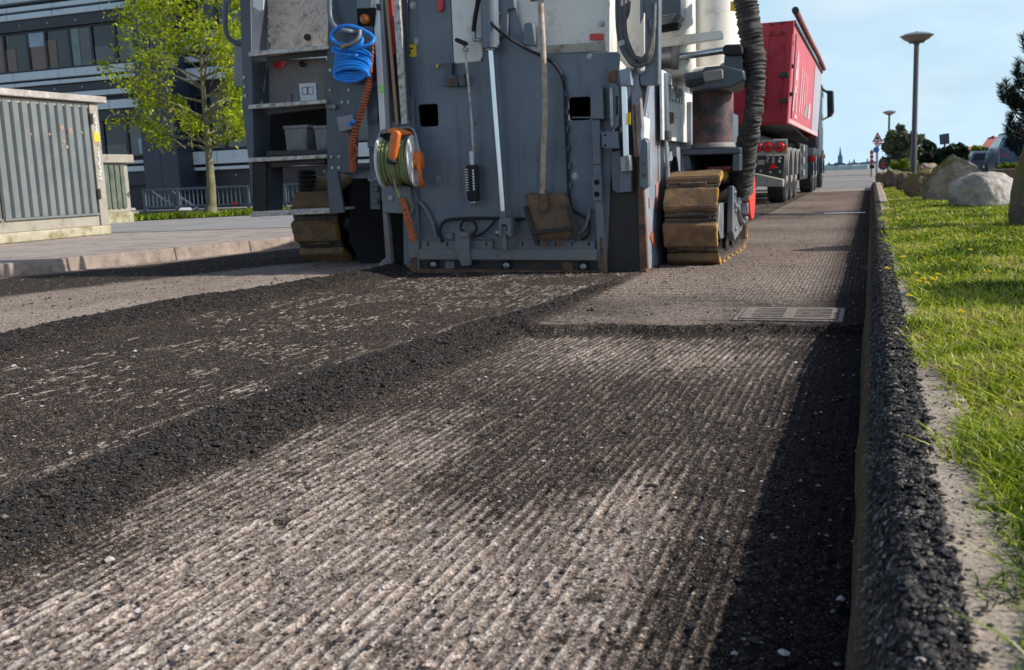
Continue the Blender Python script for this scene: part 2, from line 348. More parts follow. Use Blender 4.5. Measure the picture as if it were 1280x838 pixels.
    dust = dust + farl*(.14+.66*lat*(.4+big)+.22*(big-.5)+.12*np.exp(-((Y-8)/3.5)**2)) + smoothpatch*lane*(.34+.8*(fbm(X*2.2, Y*2.2, 3, 81)-.4))
    dash = (vnoise(Y*13+ridx*11.3, ridx*5.7, 91) > .56-.12*np.exp(-((Y-6.2)/1.0)**2))*ridge**2.4*(vnoise(X*75, Y*48, 96) > .42)*(fbm(X*2.1, Y*2.1, 3, 93) > .40)*(.75+.8*vnoise(X*90, Y*60, 94))
    dust = dust + mid*(.12+1.2*dash+.22*(big-.5)+.20*(vnoise(X*45, Y*45, 95)-.5)) + mid*.22*np.exp(-((X+wob-XRt(Y)-(-.10))/.05)**2)*(brk > .6)
    lanedark = 1-sstep(1.55, 1.95, X-kerbX(Y)+.35*(fbm(X*.8, Y*.8, 3, 99)-.5)); lanedark = lanedark*sstep(.06, .30, X-kerbX(Y)+.12*(fbm(X*2, Y*2, 3, 98)-.5))
    dust = dust + left*(1-crumb_shade)*((.86+.6*(fbm(X*2.5, Y*1.2, 4, 97)-.5))*(1-lanedark)+.03)
    dust = dust*(1-.95*np.clip(crumb_shade*1.3, 0, 1))
    dust = dust - .40*np.exp(-((X+.08)/.13)**2)  # kerb shadow painted in: pale dust lowered along the kerb
    dust = dust + .30*(vnoise(X*110, Y*110, 101)-.5)*lane + .18*(vnoise(X*60, Y*60, 103)-.5)*near
    return z, np.clip(dust, 0, 1.35), crumb_shade
def road_mat():
    m, t, b = new_mat('milled_asphalt'); l = t.links.new
    c = N(t, 'ShaderNodeTexCoord')
    at = N(t, 'ShaderNodeAttribute', attribute_name='dust'); cr = N(t, 'ShaderNodeAttribute', attribute_name='crumb_shade')
    v = N(t, 'ShaderNodeTexVoronoi', Scale=150.0, Randomness=1.0); l(c.outputs['Object'], v.inputs['Vector'])
    v2 = N(t, 'ShaderNodeTexVoronoi', Scale=300.0, Randomness=1.0); l(c.outputs['Object'], v2.inputs['Vector'])
    n = N(t, 'ShaderNodeTexNoise', Scale=150.0, Detail=5.0, Roughness=.7); l(c.outputs['Object'], n.inputs['Vector'])
    n3 = N(t, 'ShaderNodeTexNoise', Scale=5.0, Detail=5.0, Roughness=.6); l(c.outputs['Object'], n3.inputs['Vector'])
    # per stone grey level
    sepc = N(t, 'ShaderNodeSeparateColor'); l(v.outputs['Color'], sepc.inputs[0])
    sepd = N(t, 'ShaderNodeSeparateColor'); l(v2.outputs['Color'], sepd.inputs[0])
    dark = ramp(t, [(0, (.010, .0086, .0075)), (.55, (.033, .0275, .0238)), (.84, (.075, .061, .051)), (.95, (.19, .16, .135)), (1, (.36, .32, .28))]); l(sepd.outputs[0], dark.inputs[0])
    pale = ramp(t, [(0, (.045, .039, .034)), (.06, (.08, .066, .056)), (.11, (.18, .148, .124)), (.4, (.243, .199, .166)), (.75, (.328, .270, .224)), (.95, (.47, .40, .345)), (1, (.66, .60, .54))]); l(sepc.outputs[0], pale.inputs[0])
    # dust threshold broken up by noise
    a1 = N(t, 'ShaderNodeMath', operation='MULTIPLY_ADD'); a1.inputs[1].default_value = .9; a1.inputs[2].default_value = -.45; l(n.outputs['Fac'], a1.inputs[0])
    a2 = N(t, 'ShaderNodeMath', operation='ADD'); l(a1.outputs[0], a2.inputs[0]); l(at.outputs['Fac'], a2.inputs[1])
    a3 = N(t, 'ShaderNodeMath', operation='MULTIPLY_ADD'); a3.inputs[1].default_value = .34; a3.inputs[2].default_value = -.17; l(sepc.outputs[1], a3.inputs[0])
    a4 = N(t, 'ShaderNodeMath', operation='ADD'); l(a2.outputs[0], a4.inputs[0]); l(a3.outputs[0], a4.inputs[1])
    k = N(t, 'ShaderNodeMapRange', interpolation_type='SMOOTHSTEP'); k.inputs[1].default_value = .10; k.inputs[2].default_value = .80; l(a4.outputs[0], k.inputs[0])
    hi = N(t, 'ShaderNodeMapRange'); hi.inputs[1].default_value = .95; hi.inputs[2].default_value = 1.45; hi.inputs[4].default_value = .85; l(a4.outputs[0], hi.inputs[0])
    pw = N(t, 'ShaderNodeMix', data_type='RGBA'); pw.inputs[7].default_value = (.70, .64, .57, 1); l(hi.outputs[0], pw.inputs[0]); l(pale.outputs[0], pw.inputs[6])
    mx = N(t, 'ShaderNodeMix', data_type='RGBA'); l(k.outputs[0], mx.inputs[0]); l(dark.outputs[0], mx.inputs[6]); l(pw.outputs[2], mx.inputs[7])
    tint = N(t, 'ShaderNodeMix', data_type='RGBA', blend_type='MULTIPLY'); tint.inputs[0].default_value = .6
    tr = ramp(t, [(.3, (.80, .74, .70)), (.7, (1.0, .90, .80))]); l(n3.outputs['Fac'], tr.inputs[0]); l(mx.outputs[2], tint.inputs[6]); l(tr.outputs[0], tint.inputs[7])
    dk = N(t, 'ShaderNodeMath', operation='MULTIPLY_ADD'); dk.inputs[1].default_value = -.62; dk.inputs[2].default_value = 1.0; l(cr.outputs['Fac'], dk.inputs[0])  # darkens the colour for crumbs and for the painted kerb shadow
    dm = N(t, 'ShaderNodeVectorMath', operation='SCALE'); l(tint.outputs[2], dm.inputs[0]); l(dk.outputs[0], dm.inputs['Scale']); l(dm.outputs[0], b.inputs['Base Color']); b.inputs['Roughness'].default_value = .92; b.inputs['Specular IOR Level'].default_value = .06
    bp = N(t, 'ShaderNodeBump', Strength=.65, Distance=.004); l(v.outputs['Distance'], bp.inputs['Height'])
    bp2 = N(t, 'ShaderNodeBump', Strength=.6, Distance=.004); l(n.outputs['Fac'], bp2.inputs['Height']); l(bp.outputs[0], bp2.inputs['Normal']); l(bp2.outputs[0], b.inputs['Normal'])
    return m
MT['road'] = road_mat()
def grid_object(name, xs, ys, zf, mat):
    X, Y = np.meshgrid(xs, ys); z, *at = zf(X, Y)
    nx, ny = len(xs), len(ys)
    i = (np.arange(ny-1)[:, None]*nx + np.arange(nx-1)[None, :]).ravel()
    f = np.stack([i, i+1, i+nx+1, i+nx], 1)
    return fast_mesh(name, np.stack([X.ravel(), Y.ravel(), z.ravel()], 1), f, mat, dict(zip(('dust', 'crumb_shade'), at)))
xs = np.concatenate([np.arange(-10, -4.4, .05), np.arange(-4.4, -3.2, .014), np.arange(-3.2, 0.031, .0075)])
ys = [.25]
while ys[-1] < 30: ys.append(ys[-1]+max(.006, .0042*ys[-1]))
ys = np.array(ys)
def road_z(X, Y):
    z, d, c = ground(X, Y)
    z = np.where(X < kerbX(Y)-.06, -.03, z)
    c = np.clip(.30*c+np.exp(-((X+.0)/.30)**4)*(Y < 60)+.06*(1-sstep(XRt(Y)-.03, XRb(Y)+.03, X))*(X > XLt(Y)), 0, 1)  # crumb mask plus a painted shadow strip beside the kerb
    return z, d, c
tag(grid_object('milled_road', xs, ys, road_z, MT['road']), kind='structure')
# base ground to the horizon, far road
def flat(name, pts, z, mat, kind='structure'):
    me = bpy.data.meshes.new(name); me.from_pydata([(x, y, z) for x, y in pts], [], [tuple(range(len(pts)))]); me.materials.append(MT[mat] if isinstance(mat, str) else mat)
    o = bpy.data.objects.new(name, me); COL.objects.link(o); return tag(o, kind=kind)
MT['earth'] = rough_mat('pale_far_ground', (.30, .29, .25), .9, var=.2, scale=.05, bump=0)
MT['far_road'] = rough_mat('far_road_asphalt', (.20, .175, .155), .9, var=.2, scale=.3, dirt=(.30, .27, .24), dirt_amt=.6, dirt_scale=.12, bump=.1)
MT['asphalt'] = rough_mat('grey_asphalt', (.085, .083, .08), .9, var=.2, scale=2, dirt=(.13, .12, .11), dirt_amt=.5, dirt_scale=1.2, bump=.4, bump_scale=120)
MT['paving'] = rough_mat('pinkish_paving', (.35, .29, .25), .9, var=.16, scale=1.5, dirt=(.16, .145, .13), dirt_amt=.45, dirt_scale=3.5, bump=.4, bump_scale=90)
MT['paving_grey'] = rough_mat('grey_side_road', (.27, .26, .25), .9, var=.14, scale=.8, dirt=(.17, .165, .16), dirt_amt=.45, dirt_scale=1.2, bump=.3, bump_scale=90)
MT['kerbstone'] = rough_mat('granite_kerb', (.34, .265, .215), .85, var=.22, scale=6, dirt=(.17, .14, .115), dirt_amt=.6, dirt_scale=8, bump=.5, bump_scale=70)
flat('ground', [(-3000, -40), (3000, -40), (3000, 4000), (-3000, 4000)], -.08, 'earth')
flat('far_road', [(-6.5, 29.8), (.05, 29.8), (.05, 140), (-9, 140)], .03, 'far_road')
flat('parking_lot', [(2.6, 20), (60, 20), (60, 90), (2.6, 90)], .10, 'asphalt')
# ---- left pavement, kerb stones, side road, lawn strip
ky = np.linspace(-5, 40, 91)
MB().prism([(float(kerbX(y))-.14, y, .218) for y in ky]+[(-60, 40, .218), (-60, -5, .218)], (0, 0, -.25)).build('pavement', 'paving')
tag(bpy.data.objects['pavement'], kind='structure')
flat('side_road', [(-60, 11.6), (-10.3, 11.6), (-7.6, 12.1), (-6.9, 14.2), (-6.4, 22), (-11.2, 18.2), (-14.4, 15.2), (-60, 13.6)], .224, 'paving_grey')
pos = -4.0; k = MB(); j = 0
kb = MB()
while pos < 30:
    ln = 1.02+.12*math.sin(j*3.1); y0, y1 = pos+.008, pos+ln-.008
    for a, c in ((y0, (y0+y1)/2), ((y0+y1)/2, y1)):
        pass
    xa, xb = float(kerbX(y0)), float(kerbX(y1)); h = .222+.004*math.sin(j*2.3)
    kb.add([(xa, y0, 0), (xb, y1, 0), (xb-.14, y1, 0), (xa-.14, y0, 0), (xa-.03, y0, h), (xb-.03, y1, h), (xb-.14, y1, h), (xa-.14, y0, h)],
           [(0,1,5,4), (1,2,6,5), (2,3,7,6), (3,0,4,7), (4,5,6,7)])
    pos += ln; j += 1
tag(kb.build('kerb_row', 'kerbstone', bevel=.012), kind='structure')
# ---- right side: torn asphalt edge, concrete kerb, lawn
TOP = .195
def edge_mat():
    m, t, b = new_mat('torn_asphalt_edge'); l = t.links.new
    c = N(t, 'ShaderNodeTexCoord'); at = N(t, 'ShaderNodeAttribute', attribute_name='dust')
    v = N(t, 'ShaderNodeTexVoronoi', Scale=110.0); l(c.outputs['Object'], v.inputs['Vector'])
    s = N(t, 'ShaderNodeSeparateColor'); l(v.outputs['Color'], s.inputs[0])
    dark = ramp(t, [(0, (.014, .0125, .0115)), (.6, (.050, .044, .039)), (.9, (.12, .104, .09)), (.97, (.2, .18, .16)), (1, (.40, .38, .35))]); l(s.outputs[0], dark.inputs[0])
    n = N(t, 'ShaderNodeTexNoise', Scale=22.0, Detail=8.0, Roughness=.7); l(c.outputs['Object'], n.inputs['Vector'])
    br = ramp(t, [(.3, (.085, .05, .026)), (.7, (.20, .125, .068))]); l(n.outputs['Fac'], br.inputs[0])
    x = N(t, 'ShaderNodeMix', data_type='RGBA'); l(at.outputs['Fac'], x.inputs[0]); l(dark.outputs[0], x.inputs[6]); l(br.outputs[0], x.inputs[7])
    l(x.outputs[2], b.inputs['Base Color']); b.inputs['Roughness'].default_value = .9; b.inputs['Specular IOR Level'].default_value = .06
    bp = N(t, 'ShaderNodeBump', Strength=.8, Distance=.006); l(v.outputs['Distance'], bp.inputs['Height']); l(bp.outputs[0], b.inputs['Normal'])
    return m
MT['edge'] = edge_mat()
ya = [-.5]
while ya[-1] < 34: ya.append(ya[-1]+max(.007, .005*ya[-1]))
ya = np.array(ya)
prof = np.array([(-.026, -.02), (-.022, .03), (-.014, .085), (-.010, .100), (.000, .106), (.012, .125), (.022, .150), (.032, .172), (.044, .190), (.064, .20), (.076, .201), (.088, .201), (.1, .20), (.112, .199), (.13, .196)])
px_ = np.interp(np.linspace(0, 1, 44), np.linspace(0, 1, len(prof)), prof[:, 0]); pz_ = np.interp(np.linspace(0, 1, 44), np.linspace(0, 1, len(prof)), prof[:, 1])
s_ = np.linspace(0, 1, 44)
S, YY = np.meshgrid(s_, ya)
rg = sstep(.26, .36, S)
EX = np.interp(S, s_, px_) + .008*(fbm(YY*2.2, S*2, 3, 201)-.5)*(1-S)*2 + rg*.016*(fbm(S*40, YY*40, 3, 203)-.5)
EZ = np.interp(S, s_, pz_) + rg*(.030*(fbm(S*14+5, YY*30, 3, 205)-.5)+.012*(fbm(S*30, YY*80, 2, 207)-.5)) + .01*(fbm(YY*1.5, S, 2, 209)-.5)*rg
i = (np.arange(len(ya)-1)[:, None]*44 + np.arange(43)[None, :]).ravel()
brown = (1-rg)*np.clip(.6+1.2*(fbm(YY*1.2, S*3, 3, 211)-.45), 0, 1)
tag(fast_mesh('torn_road_edge', np.stack([EX.ravel(), YY.ravel(), EZ.ravel()], 1), np.stack([i, i+1, i+45, i+44], 1), MT['edge'], {'dust': brown}), kind='structure')
MT['conc'] = rough_mat('mossy_kerb_concrete', (.35, .285, .215), .9, var=.25, scale=9, dirt=(.20, .16, .10), dirt_amt=.45, dirt_scale=5, bump=.6, bump_scale=80)
def kerb_z(X, Y):
    joint = np.exp(-((np.mod(Y-.35, 1.0)-.5)/.010)**2)
    return TOP-.004+.010*(fbm(X*8, Y*8, 3, 221)-.5)-.02*joint-.03*sstep(.235, .26, X), np.zeros_like(X), np.zeros_like(X)
tag(grid_object('concrete_kerb', np.arange(.105, .27, .012), ya[::2], kerb_z, MT['conc']), kind='structure')
MT['soil'] = rough_mat('lawn_soil', (.075, .085, .022), .95, var=.4, scale=9, dirt=(.10, .072, .04), dirt_amt=.5, dirt_scale=5, bump=.8, bump_scale=60)
def lawn_edge(Y): return .212+.040*(fbm(Y*2.5, Y*0+.5, 3, 231)-.5)*2-.04*sstep(3, 7, Y)
def lawn_h(X, Y): return TOP-.012+.03*(fbm(X*1.2, Y*1.2, 3, 233)-.5)+.02*sstep(.2, .5, X)-.10*sstep(12, 26, Y)
lx = np.concatenate([np.linspace(.2, 1.6, 50), np.linspace(1.7, 9, 40)]); ly = np.concatenate([np.arange(-3, 10, .1), np.arange(10, 45, .4)])
tag(grid_object('lawn_ground', lx, ly, lambda X, Y: (lawn_h(X, Y)-.02*(X < .23), X*0, X*0), MT['soil']), kind='structure')
def leaf_mat(name, stops, trans=.35, rough=.5):
    m, t, b = new_mat(name); l = t.links.new
    at = N(t, 'ShaderNodeAttribute', attribute_name='tone'); r = ramp(t, stops); l(at.outputs['Fac'], r.inputs[0])
    l(r.outputs[0], b.inputs['Base Color']); b.inputs['Roughness'].default_value = rough; b.inputs['Specular IOR Level'].default_value = .15
    tr = N(t, 'ShaderNodeBsdfTranslucent'); l(r.outputs[0], tr.inputs[0])
    mx = N(t, 'ShaderNodeMixShader'); mx.inputs[0].default_value = trans; o = t.nodes['Material Output']
    l(b.outputs[0], mx.inputs[1]); l(tr.outputs[0], mx.inputs[2]); l(mx.outputs[0], o.inputs[0]); return m
MT['grass'] = leaf_mat('grass_blades', [(0, (.035, .07, .008)), (.38, (.22, .32, .018)), (.72, (.52, .57, .035)), (.92, (.68, .62, .20)), (1, (.50, .36, .19))], .34, .36)
def grass_object(name, x, y, h, wd, lean=1.5):
    n = len(x); z = lawn_h(x, y)-.01
    a = rng.uniform(0, 2*np.pi, n); dx, dy = np.cos(a), np.sin(a); ln = rng.uniform(.15, lean, n)*h
    b = rng.uniform(0, 2*np.pi, n); wx, wy = np.cos(b)*wd/2, np.sin(b)*wd/2
    p = np.stack([x, y, z], 1); Wv = np.stack([wx, wy, x*0], 1)
    mid = p+np.stack([dx*ln*.35, dy*ln*.35, h*.6], 1); tip = p+np.stack([dx*ln, dy*ln, h*rng.uniform(.7, 1.05, n)], 1)
    V = np.stack([p-Wv, p+Wv, mid+Wv*.8, mid-Wv*.8, tip+Wv*.12, tip-Wv*.12], 1).reshape(-1, 3)
    o6 = np.arange(n)[:, None]*6
    Fc = np.concatenate([o6+np.array([[0, 1, 2, 3]]), o6+np.array([[3, 2, 4, 5]])])
    patch = fbm(x*3, y*3, 3, 241); tone = np.clip(rng.normal(.40, .27, n)+1.3*(patch-.5)+.45*(rng.random(n) < .07), 0, 1)
    return fast_mesh(name, V, Fc, MT['grass'], {'tone': np.repeat(tone, 6)})
n = 190000
yy = np.exp(rng.uniform(np.log(1.05), np.log(33), n)); u = rng.random(n)
xmax = .16*yy+.55; ed = lawn_edge(yy); xx = ed+u**1.15*(xmax-ed)
# a few tufts creep over the kerb
creep = rng.random(n) < .05; xx = np.where(creep, ed+.01-.085*rng.random(n)*(fbm(yy*3, yy*0, 2, 245) > .5), xx)
hh = rng.uniform(.016, .052, n)*(.6+1.0*fbm(xx*4, yy*4, 2, 247)); ww = .0036+.0009*yy
tag(grass_object('lawn_grass', xx, yy, hh, ww), 'short sunlit green lawn along the torn road edge', 'grass', kind='stuff')
n2_ = 26000; yy = rng.uniform(1, 34, n2_); xx = .16*yy+.55+rng.random(n2_)*(1.2+.12*yy)
tag(grass_object('lawn_grass', xx, yy, rng.uniform(.03, .06, n2_), .004+.0012*yy), 'short green lawn further from the road beyond the boulders', 'grass', kind='stuff')
n3_ = 2600; yy = np.exp(rng.uniform(np.log(1.05), np.log(14), n3_)); ed = lawn_edge(yy); xx = ed-.03+rng.random(n3_)**1.6*(.5+.12*yy)
tag(grass_object('tall_grass', xx, yy, rng.uniform(.03, .065, n3_), .0045+.0007*yy, 2.2), 'longer bent grass blades and dry straws leaning over the kerb', 'grass', kind='stuff')
# ---- loose millings and grit
def stones(name, x, y, z, size, mat, tone):
    """irregular little stones: a jittered octahedron with split faces"""
    base = np.array([(1,0,0),(-1,0,0),(0,1,0),(0,-1,0),(0,0,1),(0,0,-.6),(.65,.65,.5),(-.65,.6,.45),(.6,-.65,.5),(-.6,-.65,.4)], float)
    bm = bmesh.new(); vs = [bm.verts.new(p) for p in base]; bmesh.ops.convex_hull(bm, input=bm.verts); bm.verts.index_update()
    Fc = np.array([[v.index for v in f.verts] for f in bm.faces if len(f.verts) == 3]); bm.free()
    n = len(x); a = rng.uniform(0, 6.28, n); c, s = np.cos(a), np.sin(a)
    B = base[None]*(1+rng.uniform(-.32, .32, (n, 10, 3))); sc = size[:, None, None]*np.stack([rng.uniform(.8, 1.3, n), rng.uniform(.6, 1, n), rng.uniform(.5, .85, n)], 1)[:, None, :]
    B = B*sc; Xr = B[..., 0]*c[:, None]-B[..., 1]*s[:, None]; Yr = B[..., 0]*s[:, None]+B[..., 1]*c[:, None]
    V = np.stack([Xr+x[:, None], Yr+y[:, None], B[..., 2]+z[:, None]], 2).reshape(-1, 3)
    FF = (np.arange(n)[:, None, None]*10+Fc[None]).reshape(-1, 3)
    return fast_mesh(name, V, FF, mat, {'tone': np.repeat(tone, 10)}, False)
def stone_mat():
    m, t, b = new_mat('loose_stone'); at = N(t, 'ShaderNodeAttribute', attribute_name='tone')
    r = ramp(t, [(0, (.012, .0105, .0095)), (.55, (.033, .029, .026)), (.8, (.075, .064, .055)), (.92, (.24, .20, .165)), (1, (.50, .46, .42))]); t.links.new(at.outputs['Fac'], r.inputs[0])
    t.links.new(r.outputs[0], b.inputs['Base Color']); b.inputs['Roughness'].default_value = .85; return m
MT['stone'] = stone_mat()
def scatter(n, x0, x1, y0, y1, power=1.0):
    y = np.exp(rng.uniform(np.log(y0), np.log(y1), n)); x = rng.uniform(x0, x1, n); return x, y
x, y = scatter(260000, -4.5, .0, 1.0, 8.5)
z, d, c = ground(x, y); keep = rng.random(len(x)) < c**2*.75
x, y, z = x[keep], y[keep], z[keep]; sz = np.clip(rng.lognormal(np.log(.0047), .45, len(x)), .0025, .016)
tag(stones('loose_millings', x, y, z+sz*.1, sz, MT['stone'], np.clip(rng.normal(.30, .2, len(x)), 0, .86)), 'dark crumbly asphalt millings lying along the cut edges', 'millings', kind='stuff')
x, y = scatter(30000, -6.8, -.02, 1.0, 12)
z, d, c = ground(x, y); keep = (c < .4) & (rng.random(len(x)) < .75)
x, y, z = x[keep], y[keep], z[keep]; sz = np.clip(rng.lognormal(np.log(.0036), .5, len(x)), .0018, .013)
tag(stones('loose_grit', x, y, z+sz*.1, sz, MT['stone'], np.where(rng.random(len(x)) < .3, rng.uniform(.85, 1, len(x)), rng.uniform(0, .8, len(x)))), 'scattered grit and small stones over the milled lanes', 'grit', kind='stuff')
n = 16000; y = np.exp(rng.uniform(np.log(.9), np.log(9), n)); q = rng.integers(27, 44, n)
s_i = np.searchsorted(ya, y).clip(0, len(ya)-1); sz = np.clip(rng.lognormal(np.log(.0031), .5, n), .0016, .012)
tag(stones('edge_crumbs', EX[s_i, q]+rng.normal(0, .004, n), y, EZ[s_i, q]+sz*.2, sz, MT['stone'], np.clip(rng.normal(.52, .24, n), 0, .90)+.1*(rng.random(n) < .02)), 'dark crumbs on the torn asphalt edge beside the kerb', 'crumbs', kind='stuff')
n = 1300; y = np.exp(rng.uniform(np.log(.9), np.log(9), n)); x = rng.uniform(.11, .24, n); sz = np.clip(rng.lognormal(np.log(.0024), .5, n), .0012, .008)
tag(stones('kerb_grit', x, y, TOP+sz*.2, sz, MT['stone'], rng.uniform(0, .9, n)), 'small dark grit lying on the concrete kerb', 'grit', kind='stuff')
# drain grate set in the lane
def ztop(x, y): return float(ground(np.array([x]), np.array([y]))[0][0])
g0, g1, gy0, gy1 = -.62, -.15, 5.02, 5.42; gz = .056
MT['iron'] = rough_mat('dusty_iron', (.215, .17, .135), .85, metal=.0, var=.25, scale=14, dirt=(.12, .09, .07), dirt_amt=.5, dirt_scale=18, bump=.4)
t = thing('drain_grate', ((g0+g1)/2, (gy0+gy1)/2, gz), 'rusty slotted iron drain grate set flush in the milled lane', 'drain')
a = MB(); fr = .035; mx_ = (g0+g1)/2
holes = []
for half in ((g0+.05, mx_-.025), (mx_+.025, g1-.03)):
    for q in range(6):
        yb = gy0+.040+q*.056; holes.append([(half[0], yb, gz), (half[1], yb, gz), (half[1], yb+.034, gz), (half[0], yb+.034, gz)])
a.prism([(g0, gy0, gz), (g1, gy0, gz), (g1, gy1, gz), (g0, gy1, gz)], (0, 0, -.02), holes).build('slotted_cover', 'iron', t, .003)
MB().box((g0+.01, gy0+.01, gz-.019), (g1-.01, gy1-.01, gz-.017)).build('shaft', 'void', t)
b = MB()
for (x0, x1, y0, y1) in ((g0-.03, g0-.004, gy0-.03, gy1+.03), (g1+.004, g1+.03, gy0-.03, gy1+.03), (g0-.004, g1+.004, gy0-.03, gy0-.004), (g0-.004, g1+.004, gy1+.004, gy1+.03)):
    b.box((x0, y0, gz-.02), (x1, y1, gz-.006))
b.build('frame', 'iron', t, .003)
# white painted line far along the lane, and a second across
MT['line'] = rough_mat('road_paint', (.62, .62, .60), .7, var=.1, dirt=(.2, .18, .16), dirt_amt=.4, dirt_scale=6)
a, b_ = G(1030, 267, .055), G(1082, 266, .055)
flat('road_marking', [(a.x, a.y-.12), (b_.x, b_.y-.12), (b_.x, b_.y+.16), (a.x, a.y+.16)], .058, 'line')
# ================================================================== MILLING MACHINE
Y0 = 7.4
mm = thing('milling_machine', (-2.8, Y0, .04), 'large blue-grey and white road milling machine seen from behind, between its crawler tracks', 'milling machine')
def part(mb, name, mat, bevel=.004, parent=None, label=None): return mb.build(name, mat, parent or mm, bevel, label=label)
# rear plate with two square holes
def rrect(x0, y0, x1, y1, r=3):
    return [(x0+r, y0), (x1-r, y0), (x1, y0+r), (x1, y1-r), (x1-r, y1), (x0+r, y1), (x0, y1-r), (x0, y0+r)]
holeL = [(525,131),(545,130),(547,132),(548,156),(546,158),(527,159),(524,157),(522,134)]
holeR = [(713,122),(736,121),(738,123),(738,148),(736,150),(713,151),(711,149),(710,125)]
plate = [(505,342),(498,-14),(562,-14),(567,79),(604,77),(602,-14),(643,-14),(645,8),(650,34),(657,62),(682,68),(771,65),(775,69),(768,140),(757,345)]
part(MB().px(plate, Y0, .03, [holeL, holeR]), 'rear_plate', 'paint', .003)
part(MB().px([(518,125),(552,125),(552,163),(518,163)], Y0+.12, .02), 'hole_backing', 'void', 0)
part(MB().px([(706,116),(743,116),(743,155),(706,155)], Y0+.12, .02), 'hole_backing', 'void', 0)
MT['lever_in'] = MT['steel']
part(MB().pbox(713,146,738,148,Y0+.07,.02), 'slot_edge', 'paint2', 0)
# white hood behind and its bottom strip, cream corner panel
part(MB().px([(640,-14),(762,-14),(761,66),(650,66)], Y0+.05, .05), 'hood_panel', 'white', .006)
part(MB().px([(683,57),(758,52),(758,64),(683,68)], Y0+.035, .03), 'hood_sill', 'tan', .003)
part(MB().px([(563,-14),(601,-14),(603,70),(600,77),(570,80),(567,78)], Y0-.012, .06), 'corner_panel', 'white', .008)
part(MB().px([(737,42.5),(753.5,42),(753.5,50),(737,50.5)], Y0+.03, .018), 'reflector', 'redlamp', .002)
part(MB().px([(755,-14),(762,-14),(762,66),(757,64)], Y0+.03, .04), 'hood_edge', 'white', .003)
bolts = MB()
for x, y, r, Yb in ((516,7,3.2,Y0),(521,52,3.2,Y0),(548,225,3.2,Y0),(719,221,3.2,Y0),(752,30,2.2,Y0+.04),(737,71,2.4,Y0),(592,155,2.2,Y0)):
    c = P(x, y, Yb); bolts.lathe([(r*1.5*.0063, 0), (r*1.5*.0063, .006), (r*.0063, .007), (r*.0063, .02), (.001, .021)], c, (0,-1,0), 12); part(bolts, 'bolt', 'steel', 0); bolts = MB()
# hanging bottom beam
part(MB().px([(523,312),(746,312),(746,326),(523,325)], Y0-.07, .09), 'bottom_beam', 'paint2', .008)
fl = MB()
for x0, x1 in ((527, 616), (645, 744)):
    n_ = 4 if x0 < 600 else 5; hs = []
    for q in range(n_):
        xc = x0+8+(x1-x0-16)*q/(n_-1); hs.append([(xc-1, 303), (xc+1, 303), (xc+1, 308), (xc-1, 308)])
    fl.px([(x0, 301), (x1, 301), (x1, 312), (x0, 312)], Y0-.025, .018, hs)
part(fl, 'slotted_flange', 'paint2', .002)
part(MB().px([(521,326),(748,327),(750,338),(521,337)], Y0-.01, .02), 'wear_strip', 'skirt', .002)
part(MB().px([(519,336),(757,339),(757,346),(519,343)], Y0-.03, .05), 'scraper_edge', 'rust', .006)
for x, y in ((543,331),(634,332),(730,333.5)):
    c = P(x, y, Y0-.012)
    w_ = part(MB().lathe([(.050, 0), (.050, .006), (.034, .008)], c, (0,-1,0), 20), 'washer', 'black', 0)
    part(MB().lathe([(.030, .006), (.030, .026), (.024, .030), (.001, .031)], c, (0,-1,0), 6), 'hex_bolt', 'steel', .002)
part(MB().pbox(556,327,568,336,Y0-.03,.025), 'lug', 'paint2', .003)
part(MB().px([(702,328),(715,327),(717,338),(704,338)], Y0-.022, .015), 'rust_plate', 'rust', .003)
part(MB().px([(568,312),(570,290),(585,290),(588,332),(577,333)], Y0-.10, .04).pbox(574,291,583,297,Y0-.12,.03), 'beam_bracket', 'paint2', .005)
# left foot column, right guide column
part(MB().px([(503,245),(522,245),(524,338),(512,341)], Y0-.035, .05), 'left_foot', 'paint2', .005)
part(MB().px([(512,322),(520,322),(521,341),(513,342)], Y0-.045, .012), 'foot_shoe', 'rust', .003)
part(MB().px([(738,116),(744,107),(753,109),(755,149),(738,149)], Y0-.10, .12).px([(739,149.5),(750,149.5),(751,206),(741,206)], Y0-.07, .09)
     .px([(741,206),(751,206),(757,344),(748,342)], Y0-.06, .08), 'guide_column', 'paint2', .005)
part(MB().px([(740,221),(752,221),(752,251),(741,251)], Y0-.085, .03), 'guide_block', 'paint2', .003)
b = MB()
for y in (228, 243): b.lathe([(.021, 0), (.021, .003), (.001, .0035)], P(746, y, Y0-.086), (0,-1,0), 16); part(b, 'block_hole', 'void', 0); b = MB()
part(MB().px([(750,297),(753,297),(757,343),(748,343)], Y0-.068, .01), 'worn_corner', 'rust', .002)
part(MB().px([(752,118),(756,86),(772,84),(775,98),(770,150),(754,150)], Y0-.03, .05), 'corner_plate', 'paint', .004)
part(MB().px([(760,92),(767,87),(771,88),(770,104),(760,102)], Y0-.04, .012), 'rusty_tab', 'rust', .002)
